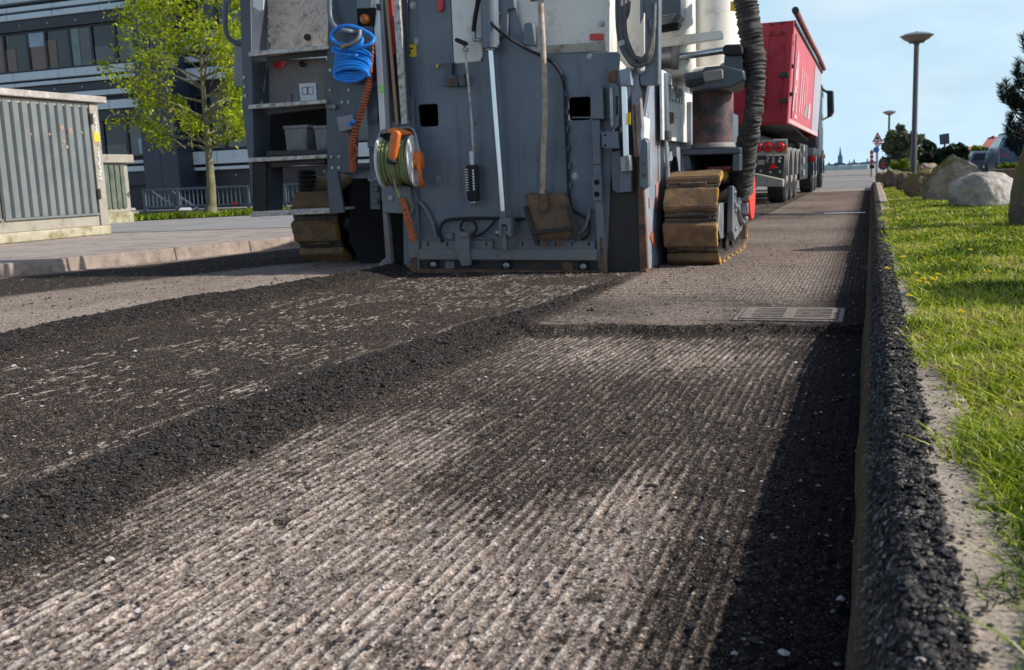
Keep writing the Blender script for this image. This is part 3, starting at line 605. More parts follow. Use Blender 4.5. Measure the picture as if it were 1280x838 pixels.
# lift cylinder
b = MB().cyl(P(612,-16,Y0-.10), P(613.5,61,Y0-.10), .066, 24)
part(b, 'cylinder_barrel', 'paint', .004)
part(MB().cyl(P(613.5,61,Y0-.10), P(613.6,63.5,Y0-.10), .040, 24), 'cylinder_gland', 'steel', .002)
part(MB().cyl(P(613.6,62,Y0-.10), P(629,266,Y0-.10), .0245, 20), 'cylinder_rod', 'chrome', 0)
part(MB().cyl(P(629,264,Y0-.10), P(629.5,273,Y0-.10), .03, 18), 'rod_end', 'paint2', .002)
b = MB().px([(623,275),(626,272.5),(636,272.5),(639,275),(639,296),(634,296),(633,281),(627,281),(627,296),(623,296)], Y0-.16, .10)
part(b, 'clevis', 'paint2', .005)
part(MB().px([(627,283),(632.5,283),(633,313),(628,313)], Y0-.14, .06), 'clevis_tongue', 'paint2', .003)
part(MB().cyl(P(622,291,Y0-.11)+Vector((-.01,0,0)), P(641,291,Y0-.11), .028, 16), 'clevis_pin', 'steel', .003)
# bracket between the panels, dog ears, cylinder bracket
part(MB().px([(620,-14),(641,-14),(643,10),(634,12),(634,45),(622,46)], Y0-.045, .035), 'cylinder_bracket', 'paint', .004)
b = MB()
for y in (17, 35): b.lathe([(.018, 0), (.018, .012), (.001, .013)], P(624, y, Y0-.046), (0,-1,0), 14)
part(b, 'bracket_bolt', 'steel', 0)
part(MB().px([(655,30),(660,28),(666,29),(669,58),(654,56),(653.5,48)], Y0-.08, .07), 'stop_lug', 'paint2', .006)
b = MB().px([(548,80),(565,79),(564,92),(571,96),(573,108),(555,108),(554,97),(560,92),(559,85)], Y0-.06, .055)
b.px([(572,96),(580,92),(582,107),(574,108)], Y0-.08, .07)
part(b, 'hook_bracket', 'paint_dark', .004)
part(MB().px([(560,99),(573,98),(573,104),(561,105)], Y0-.075, .02), 'bracket_pin', 'rust', .003)
part(MB().px([(545,80),(548,80),(548,85),(545,85)], Y0-.012, .012), 'brass_stud', 'yellow', .002)
# cables and hoses on the plate
part(MB().ptube([(600,-12,Y0-.09),(605,10,Y0-.09),(617,32,Y0-.16),(636,48,Y0-.15),(656,60,Y0-.10),(676,70,Y0-.12),(692,80,Y0-.06),(702,95,Y0-.05),(706,115,Y0-.03),(707,150,Y0-.03),(709,190,Y0-.03),(711,240,Y0-.03),(714,262,Y0-.03)], .012), 'power_cable', 'black', 0)
cl = MB()
for x, y in ((703,97),(706,118),(708,140),(708,162),(709,186),(711,208),(712,232)):
    c = P(x+1.5, y, Y0-.02); cl.obox(c, ((1,0,0),(0,1,0),(0,0,1)), (.010,.02,.022)); part(cl, 'cable_clip', 'paint_dark', .003); cl = MB()
part(MB().ptube([(553,303,Y0-.04),(550,288,Y0-.05),(556,277,Y0-.05),(570,274,Y0-.04),(600,273,Y0-.04),(640,274,Y0-.03),(655,274,Y0-.03)], .013)
     .ptube([(583,292,Y0-.05),(576,286,Y0-.06),(579,277,Y0-.06),(590,276,Y0-.05),(596,286,Y0-.05),(590,296,Y0-.06),(603,292,Y0-.06),(616,280,Y0-.05),(618,275,Y0-.05)], .010), 'loom_cable', 'black', 0)
part(MB().ptube([(714,262,Y0-.03),(728,270,Y0-.03),(737,280,Y0-.04),(735,294,Y0-.05),(726,300,Y0-.05)], .010), 'lower_cable', 'black', 0)
part(MB().ptube([(524,253,Y0-.03),(532,262,Y0-.03),(540,278,Y0-.03),(545,296,Y0-.03)], .018), 'cast_rib', 'paint', 0)
part(MB().ptube([(716,296,Y0-.03),(726,290,Y0-.03),(733,281,Y0-.03),(737,262,Y0-.03)], .018), 'cast_rib', 'paint', 0)
part(MB().px([(553,291),(566,291),(566,300),(553,300)], Y0-.02, .02).px([(590,293),(604,296),(618,300),(590,300)], Y0-.02, .02), 'rib_plate', 'paint', .004)
part(MB().ptube([(599,-15,Y0-.06),(597,5,Y0-.07),(594,22,Y0-.07),(592,40,Y0-.07)], .018), 'hydraulic_hose', 'black', 0)
part(MB().cyl(P(592,39,Y0-.07), P(593,50,Y0-.07), .016, 12).cyl(P(592,50,Y0-.07), P(604,50.5,Y0-.07), .014, 12).cyl(P(601,50,Y0-.07), P(604.5,50,Y0-.07), .022, 6), 'hose_fitting', 'steel', .002)
part(MB().px([(545,-25),(552.5,-25),(553.5,11),(551,15),(548,14.5),(546,10)], Y0-.035, .03), 'emergency_lever', 'red', .006)
part(MB().px([(503,56),(520,55.5),(520.5,71),(503.5,72)], Y0-.004, .004), 'warning_sticker', 'yellow', 0)
part(MB().px([(508,60),(516,60),(516,62),(508,62)], Y0-.006, .002).px([(511,63),(513,63),(513,68),(511,68)], Y0-.006, .002), 'sticker_symbol', 'black', 0)
# shovel cradle (belongs to the machine)
b = MB().px([(653,258.5),(657,257.5),(673,303),(669,307)], Y0-.14, .035).px([(707,258),(711,257),(722,298),(718,304)], Y0-.14, .035)
b.px([(663,289),(714,283),(714,288),(664,294)], Y0-.155, .02)
part(b, 'shovel_cradle', 'skirt', .003)
b = MB()
for x in (682, 700): b.lathe([(.022, 0), (.022, .02), (.001, .022)], P(x, 305, Y0-.08), (0,-1,0), 12)
part(b, 'cradle_bolt', 'rust', 0)
# inner left block column with dark gap
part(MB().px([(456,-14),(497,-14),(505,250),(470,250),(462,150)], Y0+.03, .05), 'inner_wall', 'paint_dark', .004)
part(MB().px([(458,104),(471,103),(472,156),(459,156)], Y0-.04, .06).px([(457,103),(473,102),(473,110),(457,111)], Y0-.06, .08), 'tool_socket', 'paint', .004)
part(MB().px([(460,156),(474,155),(475,187),(461,188)], Y0-.08, .10).px([(459,176),(474,176),(474,184),(459,185)], Y0-.10, .02), 'tool_socket_block', 'paint2', .005)
part(MB().px([(487,152),(511,151),(513,162),(489,163)], Y0-.10, .10), 'tool_shelf', 'paint', .005)
part(MB().px([(504,122),(516,121),(520,260),(508,262)], Y0-.05, .05), 'shelf_column', 'paint', .005)
part(MB().px([(437,213),(466,213),(466,223),(440,224)], Y0-.02, .10).px([(461,187),(478,186),(482,250),(463,250)], Y0-.06, .08), 'step_bracket', 'paint', .005)
part(MB().px([(462,228),(474,228),(475,262),(463,262)], Y0-.08, .05).px([(465,233),(472,233),(472,240),(465,240)], Y0-.10, .03).px([(465,248),(472,248),(472,255),(465,255)], Y0-.10, .03), 'valve_block', 'paint_dark', .004)
part(MB().px([(476,222),(513,234),(515,268),(478,266)], Y0-.09, .08), 'moldboard_arm', 'paint2', .006)
part(MB().lathe([(.022,0),(.022,.015),(.001,.016)], P(489,248,Y0-.09), (0,-1,0), 6), 'arm_bolt', 'steel', 0)
part(MB().px([(478,266),(484,266),(489,325),(488,332),(476,339),(472,338),(473,330),(482,322)], Y0-.06, .06), 'side_skid', 'grey_panel', .004)
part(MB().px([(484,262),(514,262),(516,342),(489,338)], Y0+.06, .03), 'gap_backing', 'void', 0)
part(MB().px([(498,-14),(509,-14),(513,250),(505,250)], Y0-.03, .06), 'tool_rail', 'paint_dark', .004)
# ---------------- ladder unit (step tower) on the left
YL = 7.25
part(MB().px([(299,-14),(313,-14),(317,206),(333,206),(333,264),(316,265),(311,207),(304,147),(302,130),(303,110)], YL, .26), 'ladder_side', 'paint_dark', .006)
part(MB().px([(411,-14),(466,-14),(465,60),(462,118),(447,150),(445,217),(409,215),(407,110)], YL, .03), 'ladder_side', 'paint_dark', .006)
part(MB().px([(293,50),(302,48),(304,108),(292,109)], YL+.1, .02), 'ladder_cover', 'greyp', .004)
part(MB().px([(315,-14),(331,-14),(329,13),(324,14),(316,9)], YL-.012, .012), 'ladder_cover', 'whitep', .006)
bl = MB()
for x, y in ((305.5,97),(306,109),(307,120),(326,-4),(413,113),(436,113),(414,196),(424,196),(416,210),(424,210),(413,88),(428,128),(436,128),(322,6)):
    bl.lathe([(.014,0),(.014,.008),(.001,.009)], P(x, y, YL-.001), (0,-1,0), 10); part(bl, 'ladder_bolt', 'steel', 0); bl = MB()
part(MB().cyl(P(411,134,YL), P(417,134,YL-.05), .02, 10), 'lock_pin', 'steel', .002)
for (x0,y0,x1,y1,nm) in ((310,65,411,56.5,'a'),(310,131,407,124.5,'b'),(310,197.5,408,193,'c')):
    tr = MB().px([(x0,y0),(x1,y1),(x1,y1+5),(x0,y0+6)], YL-.04, .05)
    tp = MB().px([(x0+1,y0+.6),(x1-1,y1+.6),(x1-1,y1+3),(x0+1,y0+3)], YL+.012, .22)
    t_ = part(tp, 'ladder_step', 'dpl', .003)
    part(tr, 'step_nosing', 'alu', .006, t_)
    part(MB().px([(x0+22,y0+6),(x1-2,y1+5),(x1-2,y1+11),(x0+24,y0+13)], YL+.03, .02), 'step_support', 'skirt', .003)
# tread plate panel
def tread_panel(name, corners, Y, mat):
    m_ = MB().px(corners, Y, .02); (xa,ya_),(xb,yb_) = corners[0], corners[2]
    q = 0
    for r_ in range(9):
        for c_ in range(9):
            x = xa+4+(xb-xa-8)*(c_+(.5 if r_ % 2 else 0))/9; y = ya_+4+(yb_-ya_-8)*r_/8.5
            c = P(x, y, Y-.002); s = 1 if (r_+c_) % 2 else -1
            m_.lathe([(.024,0),(.015,.004),(.001,.006)], c, (0,-1,0), 4) if False else m_.obox(c, ((.72,0,.69*s),(0,1,0),(-.69*s,0,.72)), (.027,.005,.008))
    return part(m_, name, mat, .002)
tread_panel('tread_plate', [(333,-10),(412,-14),(412,58),(338,62)], YL+.24, 'dpl')
part(MB().px([(335,76),(408,72),(407,127),(337,130)], YL+.24, .02), 'step_panel', 'grey_panel', .003)
part(MB().px([(342,79),(356,77.5),(356,84.5),(342,86)], YL+.23, .01), 'reflector', 'redlamp', .002)
MT['paper'] = rough_mat('white_label', (.72,.72,.72), .5, var=.05, bump=0)
part(MB().px([(373.5,105),(394.5,103.5),(396,125),(376,127)], YL+.232, .005), 'manual_label', 'paper', 0)
b = MB()
for pts in ([(378,110),(384,109),(384,118),(378,119)], [(385,109),(391,109),(391,118),(385,118)]):
    for q in range(4):
        a0, a1 = pts[q], pts[(q+1) % 4]; b.tube([P(*a0,YL+.229), P(*a1,YL+.229)], .0022, 4)
part(b, 'book_symbol', 'black', 0)
for x, y in ((385,47),(379,80)):
    part(MB().lathe([(.028,0),(.028,.02),(.018,.03),(.018,.04),(.001,.041)], P(x, y, YL+.235), (0,-1,0), 14), 'panel_latch', 'black', .002)
part(MB().px([(350,119),(363,117),(363,129),(350,131)], YL+.21, .02), 'small_bracket', 'grey_panel', .003)
part(MB().px([(317,140),(409,135),(409,206),(319,208)], YL+.42, .02), 'bay_back', 'void', 0)
part(MB().px([(333,189),(409,187),(409,193),(333,195)], YL+.02, .40), 'bay_floor', 'skirt', .002)
part(MB().px([(315,-14),(332,-14),(336,206),(317,206)], YL+.265, .02), 'bay_side', 'paint_dark', .002)
# lowest swinging step
part(MB().px([(315,264.5),(425,260),(425,263),(315,268)], YL, .26), 'ladder_step', 'dpl', .003)
part(MB().px([(313,267.5),(412,263.5),(412,267),(313,271.5)], YL-.02, .03), 'step_nosing', 'alu', .004)
part(MB().px([(408,214),(422,214),(430,266),(412,267)], YL-.01, .03), 'step_hanger', 'paint_dark', .003)
part(MB().px([(315,204),(332,204),(333,263),(316,264)], YL-.012, .03), 'step_hanger', 'black', .003)
# handrails and beacon
part(MB().ptube([(283,-16,YL),(282,10,YL),(282,36,YL),(287,49,YL),(296,54,YL),(304,56,YL+.02)], .021, 12), 'handrail', 'paint_dark', 0)
part(MB().ptube([(411,-16,YL-.05),(412,10,YL-.06),(414,25,YL-.08),(421,36,YL-.09),(433,39,YL-.08),(447,40,YL)], .021, 12), 'handrail', 'paint', 0)
part(MB().px([(446,10),(470,10),(468,33),(447,33)], YL-.004, .004), 'lamp_plate', 'void', 0)
part(MB().lathe([(.042,0),(.042,.012),(.036,.03),(.02,.038),(.001,.04)], P(457,24.5,YL), (0,-1,0), 20), 'marker_lamp', rough_mat('amber_lens', (.42,.10,.01), .25, var=.1, bump=0), 0)
part(MB().px([(445,-14),(466,-14),(464,10),(446,11)], YL-.03, .03), 'lamp_cover', 'paint2', .004)
# socket box
sb = part(MB().px([(420,147),(440,143),(444,160),(424,166)], YL-.10, .09), 'socket_box', 'greyp', .008)
b = MB()
for x, y in ((437,155),(442,152)): b.cyl(P(x, y, YL-.10), P(x, y, YL-.145), .017, 12)
part(b, 'socket_cap', 'blue', .003, sb)
# orange spiral air line: one stretched helix with a straight lead
hx = smooth([P(467,52,YL-.06),P(465,80,YL-.06),P(462,95,YL-.07),P(458,118,YL-.07),P(452,140,YL-.08),P(444,165,YL-.08),P(440,185,YL-.08),P(441,203,YL-.08),P(441,214,YL-.08)], 30)
pts = []
for i, c in enumerate(hx):
    k = i/len(hx); rr = .004+.021*min(1, max(0, (k-.16)*6)); a = i*.95*3
    for s in range(3):
        a = (i*3+s)*.42; cc = c if i+1 >= len(hx) else c.lerp(hx[i+1], s/3); pts.append(cc+Vector((math.cos(a)*rr, math.sin(a)*rr, 0)))
part(MB().tube(pts, .0068, 6), 'spiral_cable', 'orange2', 0)
part(MB().ptube([(433,166,YL-.06),(438,176,YL-.08),(447,188,YL-.09),(443,198,YL-.09),(439,207,YL-.08)], .008, 6), 'spiral_cable_lead', 'orange2', 0)
# ---------------- crawler tracks
MT['shoe'] = rough_mat('muddy_steel_plate', (.075, .055, .040), .8, var=.5, scale=12, dirt=(.16, .11, .07), dirt_amt=.6, dirt_scale=9, bump=.5)
def rough_pad(o, seed):
    """chipped and worn: cut the block up and push its skin about"""
    me = o.data; bm = bmesh.new(); bm.from_mesh(me)
    bmesh.ops.bevel(bm, geom=[e for e in bm.edges], offset=.008, segments=2, affect='EDGES', clamp_overlap=True)
    bmesh.ops.triangulate(bm, faces=[f for f in bm.faces if len(f.verts) > 4])
    bmesh.ops.subdivide_edges(bm, edges=[e for e in bm.edges if e.calc_length() > .05], cuts=5, use_grid_fill=True)
    bm.normal_update()
    for v in bm.verts:
        p = v.co+Vector((seed*1.3, 0, seed*.7)); v.co += v.normal*(.012*(mnoise.fractal(p*9, 1, 2, 4))-.004*max(0, mnoise.noise(p*40)))
    bm.to_mesh(me); bm.free(); me.polygons.foreach_set('use_smooth', [True]*len(me.polygons)); me.set_sharp_from_angle(angle=R_(50))
def track(Xc, Yc, zb, width, length, hgt, nm, phase=0.0, clean=False):
    seed = int(abs(Xc)*10)
    r = hgt/2-.035; L_ = length-hgt; per = 2*L_+2*math.pi*r; n = round(per/.265); zc = zb+hgt/2
    tr = MB()
    # chain / belt loop
    pts = []
    def at(s):
        s %= per
        if s < L_: return Vector((0, -L_/2+s, -r)), Vector((0, 0, -1))
        s -= L_
        if s < math.pi*r: a = -math.pi/2+s/r; return Vector((0, L_/2+r*math.cos(a), r*math.sin(a))), Vector((0, math.cos(a), math.sin(a)))
        s -= math.pi*r
        if s < L_: return Vector((0, L_/2-s, r)), Vector((0, 0, 1))
        s -= L_; a = math.pi/2+s/r; return Vector((0, -L_/2+r*math.cos(a), r*math.sin(a))), Vector((0, math.cos(a), math.sin(a)))
    C = Vector((Xc, Yc, zc))
    vs = []; m = 60
    for q in range(m):
        p, nn = at(per*q/m)
        for (dx, dr) in ((-width*.34, -.01), (width*.34, -.01), (width*.34, -.06), (-width*.34, -.06)): vs.append(C+p+nn*dr+Vector((dx, 0, 0)))
    fs = [(q*4+a, q*4+(a+1) % 4, ((q+1) % m)*4+(a+1) % 4, ((q+1) % m)*4+a) for q in range(m) for a in range(4)]
    root = part(MB().add(vs, fs), 'crawler_track', 'black', 0)
    for q in range(n):
        p, nn = at(per*(q+phase)/n); tt = Vector((1,0,0)).cross(nn)
        sh = MB(); c = C+p+nn*.018
        hw = width/2; # bevelled block
        sec = [(-.098,-.028),(.098,-.028),(.098,.012),(.080,.034),(-.080,.034),(-.098,.012)]
        v8 = []
        for sx in (-1, 1):
            for (u_, h_) in sec: v8.append(c+Vector((sx*hw, 0, 0))+tt*u_+nn*h_)
        sh.add(v8, [tuple(range(6)), tuple(range(11, 5, -1))]+[(k, (k+1) % 6, 6+(k+1) % 6, 6+k) for k in range(6)])
        o = sh.build('track_shoe', 'pad', root, 0); rough_pad(o, q+seed)
        pl_ = MB(); pl_.obox(c-nn*.040, ((1,0,0), tuple(tt), tuple(nn)), (hw*.97, .126, .011)).obox(c-nn*.036+tt*.115, ((1,0,0), tuple(tt), tuple(nn)), (hw*.5, .014, .03)); pl_.build('shoe_plate', 'shoe', root, .004)
        o.data.materials.append(MT['pady'])
        ed = [pl.index for pl in o.data.polygons if abs(pl.normal.x) > .7]
        for k in ed: o.data.polygons[k].material_index = 1
    # frame and rollers on the outer side
    fr = MB()
    for sx in (-1, 1):
        x0 = Xc+sx*width*.33; x1 = Xc+sx*width*.45
        fr.prism([(x0, Yc-L_/2-.05, zc+.13), (x0, Yc-L_/2-.16, zc-.05), (x0, Yc-L_/2, zc-.16), (x0, Yc+L_/2, zc-.16), (x0, Yc+L_/2+.16, zc), (x0, Yc+L_/2, zc+.15)], (x1-x0, 0, 0))
    part(fr, 'frame', 'paint', .008, root)
    for yy in (-L_/2, L_/2):
        wh = MB(); wh.cyl((Xc-width*.30, Yc+yy, zc), (Xc+width*.30, Yc+yy, zc), r-.06, 28); part(wh, 'sprocket', 'skirt', .006, root)
    for q in range(3):
        wh = MB()
        yy = -L_/2*.6+L_*.6*q/2; wh.cyl((Xc-width*.36, Yc+yy, zb+.13), (Xc+width*.36, Yc+yy, zb+.13), .085, 16); part(wh, 'roller', 'skirt', .006, root)
    return root
tR = track(-1.335, 8.83, .015, .42, 2.1, .755, 'r', .35)
tL = track(-4.72, 8.75, .06, .46, 1.9, .80, 'l', .1)
# black drum/gear housing beside the left track and its outer boxes
part(MB().cyl((-4.64, 8.5, .55), (-4.20, 8.5, .55), .42, 32).cyl((-4.22, 8.5, .55), (-4.16, 8.5, .55), .26, 32), 'drive_housing', 'black', .02)
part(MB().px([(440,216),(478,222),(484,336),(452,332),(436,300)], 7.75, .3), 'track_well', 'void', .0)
part(MB().px([(364,264),(385,236),(398,236),(401,296),(372,297)], 8.2, .5), 'track_cover', 'paint_dark', .01)
bw = MB(); c0, c1 = P(384,210,8.0), P(385,240,8.0)
bw.lathe([(.08+.012*(q % 2), .02*q) for q in range(11)], c1, (0,0,1), 20)
part(bw, 'bellows', 'black', 0)
# ---------------- body behind, hidden engine, front conveyor
part(MB().box((-3.70, Y0+.12, .62), (-1.80, 14.6, 1.55)), 'chassis', 'paint_dark', .02)
part(MB().box((-3.70, 7.52, 1.56), (-1.86, 8.0, 2.26)), 'hood_rear', 'white', .05)
part(MB().box((-3.66, 8.005, 1.56), (-1.90, 14.2, 1.95)), 'hood', 'white', .05)
part(MB().box((-3.60, 8.0, .10), (-1.78, 10.4, .615)), 'drum_housing', 'paint_dark', .01)
cv = MB().prism([(-3.1, 13.8, 1.0), (-2.2, 13.8, 1.0), (-2.2, 13.8, 1.35), (-3.1, 13.8, 1.35)], (0, 0, .001)) if False else MB()
cv.add([(-3.15,13.9,.9),(-2.35,13.9,.9),(-2.35,13.9,1.3),(-3.15,13.9,1.3),(-3.15,22.3,3.9),(-2.35,22.3,3.9),(-2.35,22.3,4.3),(-3.15,22.3,4.3)], [(0,1,2,3),(4,5,6,7),(0,1,5,4),(1,2,6,5),(2,3,7,6),(3,0,4,7)])
part(cv, 'front_conveyor', 'white', .02)
for X_ in (-3.2, -2.0): track(X_, 13.2, .04, .30, 1.4, .7, 'f')
# ---------------- right side: side plate in the sun with its fittings
XS = -1.62
def psx(mb, pts, X, dx): return mb.prism([PX(x, y, X) for x, y in pts], (dx, 0, 0))
sp = [(XS, 7.40, .03), (XS, 10.2, .05), (XS, 10.2, 1.05), (XS, 9.4, 1.45), (XS, 8.1, 1.62), (XS, 7.75, 1.45), (XS, 7.42, 1.05)]
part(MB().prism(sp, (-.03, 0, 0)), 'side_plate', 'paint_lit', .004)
part(MB().px([(757,186),(800,186),(806,346),(757,344)], Y0+.03, .05), 'rubber_skirt', 'skirt', .004)
part(MB().px([(796,200),(803,198),(810,343),(800,346)], Y0-.03, .05), 'side_plate_edge', 'rust', .004)
part(MB().px([(800,338),(808,336),(810,348),(800,350)], Y0-.06, .08), 'skid_toe', 'rust', .005)
part(MB().px([(798,180),(805,172),(810,178),(811,232),(806,237),(799,234)], Y0-.06, .07), 'edge_casting', 'paint2', .008)
b = MB()
for y in (205, 220): b.cyl(P(804.5, y, Y0-.065), P(804.5, y, Y0-.05), .016, 8)
part(b, 'casting_bolt', 'rust', 0)
part(MB().px([(763,190),(775,188),(778,210),(783,240),(773,242),(765,238)], Y0-.01, .04), 'lower_block', 'paint2', .006)
part(MB().px([(774,214),(788,212),(789,240),(774,241)], Y0-.07, .06), 'guide_foot', 'paint2', .006)
# guide rod assembly
part(MB().cyl(P(780,106,Y0-.10), P(783,206,Y0-.10), .026, 16), 'guide_rod', 'chrome', 0)
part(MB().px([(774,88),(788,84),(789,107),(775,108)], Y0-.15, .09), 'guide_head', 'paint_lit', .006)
part(MB().px([(775,196),(787,194),(788,214),(776,216)], Y0-.14, .09), 'guide_sleeve', 'steel', .006)
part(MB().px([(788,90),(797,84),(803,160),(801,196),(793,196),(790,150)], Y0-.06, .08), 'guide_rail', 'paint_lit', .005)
part(MB().px([(791,132),(795,131),(798,196),(794,198)], Y0-.075, .015), 'rusty_strip', 'rust', .002)
part(MB().px([(762,106),(768,104),(774,108),(774,158),(768,162),(763,160)], Y0-.10, .08, [[(769.5,121),(772.5,120),(772.5,142),(770,145)]]), 'hinge_plate', 'paint2', .005)
part(MB().cyl(P(764,110,Y0-.11), P(765,158,Y0-.11), .016, 12), 'hinge_pin', 'steel', 0)
part(MB().px([(752,168),(755,164.5),(772,164),(774,186),(755,186),(752,183)], Y0-.12, .03), 'latch_box', 'paint2', .005)
b = MB()
for y in (169, 182): b.lathe([(.009,0),(.009,.002),(.001,.003)], P(756.5, y, Y0-.12), (0,-1,0), 10)
part(b, 'latch_hole', 'void', 0)
part(MB().px([(784,141),(788,141),(788,156),(784,156)], Y0-.14, .01), 'yellow_mark', 'yellow', 0)
# front post with hydraulic hoses
part(MB().px([(802,-14),(824,-14),(823,106),(801,107),(799,95),(806,88),(806,15),(802,15)], Y0-.05, .10), 'post', 'paint', .006)
part(MB().px([(800,-14),(804,-14),(804,20),(800,30)], Y0-.07, .02), 'post_edge', 'paint2', .003)
hs = MB()
hs.ptube([(775,-16,Y0),(776,20,Y0-.04),(777,50,Y0-.08),(783,68,Y0-.10),(790,76,Y0-.10),(796,82,Y0-.09),(800,88,Y0-.08)], .021, 10)
hs.ptube([(787,-16,Y0+.05),(784,15,Y0),(779,30,Y0-.03),(780,60,Y0-.08),(791,80,Y0-.12),(806,79,Y0-.10),(814,66,Y0-.08),(816,35,Y0-.06),(815,20,Y0-.02)], .020, 10)
hs.ptube([(792,72,Y0-.08),(804,74,Y0-.12),(812,60,Y0-.11),(812,40,Y0-.09),(810,25,Y0-.03)], .019, 10)
hs.ptube([(781,-16,Y0+.02),(780,15,Y0-.02),(781,42,Y0-.06),(788,64,Y0-.10),(797,80,Y0-.08)], .021, 10)
hs.ptube([(772,-16,Y0-.01),(772,20,Y0-.03),(774,45,Y0-.05),(780,66,Y0-.10),(793,82,Y0-.10)], .018, 10)
hs.ptube([(799,78,Y0-.13),(809,70,Y0-.13),(814,50,Y0-.12),(817,30,Y0-.11),(818,5,Y0-.08)], .017, 10)
part(hs, 'hose_loop', rough_mat('dusty_grey_hose', (.075,.073,.075), .55, var=.3, scale=14, dirt=(.20,.18,.16), dirt_amt=.5, dirt_scale=12, bump=.3), 0)
part(MB().cyl(P(796,82,Y0-.09), P(801,90,Y0-.08), .032, 10).cyl(P(815,36,Y0-.07), P(816,26,Y0-.05), .028, 8).cyl(P(777,52,Y0-.08), P(779,58,Y0-.085), .03, 8), 'hose_fitting', 'steel', .002)
# things further in on the sunlit side
part(MB().cyl(P(829,92,8.0), P(832,170,8.0), .035, 18), 'tilt_cylinder', 'paint', .004)
part(MB().cyl(P(832,164,8.0), P(833,175,8.0), .044, 16), 'tilt_cylinder_collar', 'skirt', .004)
part(MB().cyl(P(832,172,8.0), P(838,268,8.0), .017, 14), 'tilt_cylinder_rod', 'steel', 0)
wl = MB()
b = part(MB().prism([PX(801,145,XS+.006), PX(812,149,XS+.006), PX(811,174,XS+.006), PX(801,171,XS+.006)], (.004, 0, 0)), 'notice_plate', 'paper', 0)
c = Vector((XS, 8.55, .72))
part(MB().lathe([(.26,0),(.26,.02),(.20,.03),(.20,.005),(.001,.004)], c, (1,0,0), 36), 'drum_port_rim', 'paint_lit', .002)
part(MB().lathe([(.195,.008),(.001,.010)], c, (1,0,0), 36), 'drum_port', 'void', 0)
part(MB().box((XS, 9.0, .15), (XS+.10, 9.10, 1.40)).box((XS, 9.30, .2), (XS+.06, 9.36, 1.35)), 'side_rib', 'paint_lit', .005)
part(MB().box((XS+.005, 9.12, .55), (XS+.12, 9.24, 1.10)), 'side_strut', 'paint_dark', .008)
part(MB().box((XS, 8.12, 1.18), (XS+.09, 8.22, 1.27)).box((XS, 8.12, 1.0), (XS+.05, 8.20, 1.08)), 'rusty_pad', 'rust', .006)
rd = MB().ptube([(812,262,7.66),(816,272,7.7),(820,282,7.75),(817,296,7.75)], .012, 8) if False else None
part(MB().prism([(XS+.004, 7.62, .30), (XS+.004, 7.70, .34), (XS+.004, 7.78, .22), (XS+.004, 7.73, .20)], (.004,0,0)), 'orange_mark', 'orange2', 0)
part(MB().prism([(XS+.004, 7.60, .52), (XS+.004, 7.68, .53), (XS+.004, 7.68, .60), (XS+.004, 7.60, .60)], (.003,0,0)).prism([(XS+.004, 7.86, .52), (XS+.004, 7.98, .56), (XS+.004, 7.98, .72), (XS+.004, 7.86, .70)], (.003,0,0)), 'faded_mark', rough_mat('faded_red', (.42,.20,.18), .7, var=.3, scale=30, bump=0), 0)
# white rear cowl on the right, registration lettering
part(MB().box((-1.84, 8.3, 1.56), (P(864,40,8.3).x, 9.6, 2.32)), 'cowl', 'white', .06)
lc = P(892,40,8.75); part(MB().cyl((lc.x, 8.75, 1.45), (lc.x, 8.75, 2.40), .205, 40), 'leg_housing', 'white', .02)
part(MB().px([(913,2),(919,2),(919,14),(913,14)], 8.54, .004), 'warning_sticker', 'yellow', 0)
part(MB().px([(840,30),(864,4),(866,4),(866,30),(850,44),(840,46)], 8.22, .03), 'cowl_gusset', 'white', .006)
part(MB().px([(823,48),(850,44),(900,38),(903,41),(903,49),(850,57),(823,60)], 8.25, .06), 'cowl_rail', 'white', .01)
part(MB().px([(823,92),(850,86),(905,80),(930,84),(928,92),(850,97),(823,101)], 8.4, .3), 'cowl_lip', 'white', .02)
part(MB().px([(826,-14),(846,-14),(852,-5),(852,20),(845,28),(826,32)], 8.05, .2), 'intake_duct', 'paint_dark', .012)
gr = MB()
for q in range(5): gr.px([(826, 20+q*2.6), (845-q*1.5, 17+q*2.2), (845-q*1.5, 18+q*2.2), (826, 21+q*2.6)], 8.02, .03)
part(gr, 'intake_grille', 'steel', 0)
part(MB().px([(823,33),(846,27),(850,29),(846,36),(823,40)], 8.1, .1), 'duct_seal', 'void', .006)
XR = -1.56
a_, b_ = PX(829,98,XR), PX(856,126,XR)
zc_ = (a_.z+b_.z)/2
wp = part(MB().prism([(XR, a_.y-.05, zc_-.42), (XR, b_.y+.5, zc_-.42), (XR, b_.y+.5, zc_+.12), (XR, a_.y-.05, zc_+.12)], (-.02,0,0)), 'registration_panel', 'whitep', .003)
MT['inkblue'] = rough_mat('blue_grey_lettering', (.22,.27,.34), .5, var=.1, bump=0)
def text_obj(body, size, loc, rx, rz, mat, parent, name='lettering', ext=.001, sx=1.0):
    cu = bpy.data.curves.new(name, 'FONT'); cu.body = body; cu.size = size; cu.extrude = ext
    tmp = bpy.data.objects.new(name, cu); COL.objects.link(tmp)
    dg = bpy.context.evaluated_depsgraph_get(); me = bpy.data.meshes.new_from_object(tmp.evaluated_get(dg))
    bpy.data.objects.remove(tmp); bpy.data.curves.remove(cu)
    from mathutils import Euler
    me.transform(Matrix.Translation(Vector(loc)-wloc(parent)) @ Euler((rx, 0, rz)).to_matrix().to_4x4() @ Matrix.Diagonal((sx, 1, 1, 1)))
    o = bpy.data.objects.new(name, me); COL.objects.link(o); o.parent = parent; me.materials.clear(); me.materials.append(MT[mat] if isinstance(mat, str) else mat)
    return o
text_obj('ILT. 249', .19, (XR+.003, a_.y, zc_-.10), R_(90), R_(90), 'inkblue', wp, ext=.0015, sx=(b_.y-a_.y)/.70)
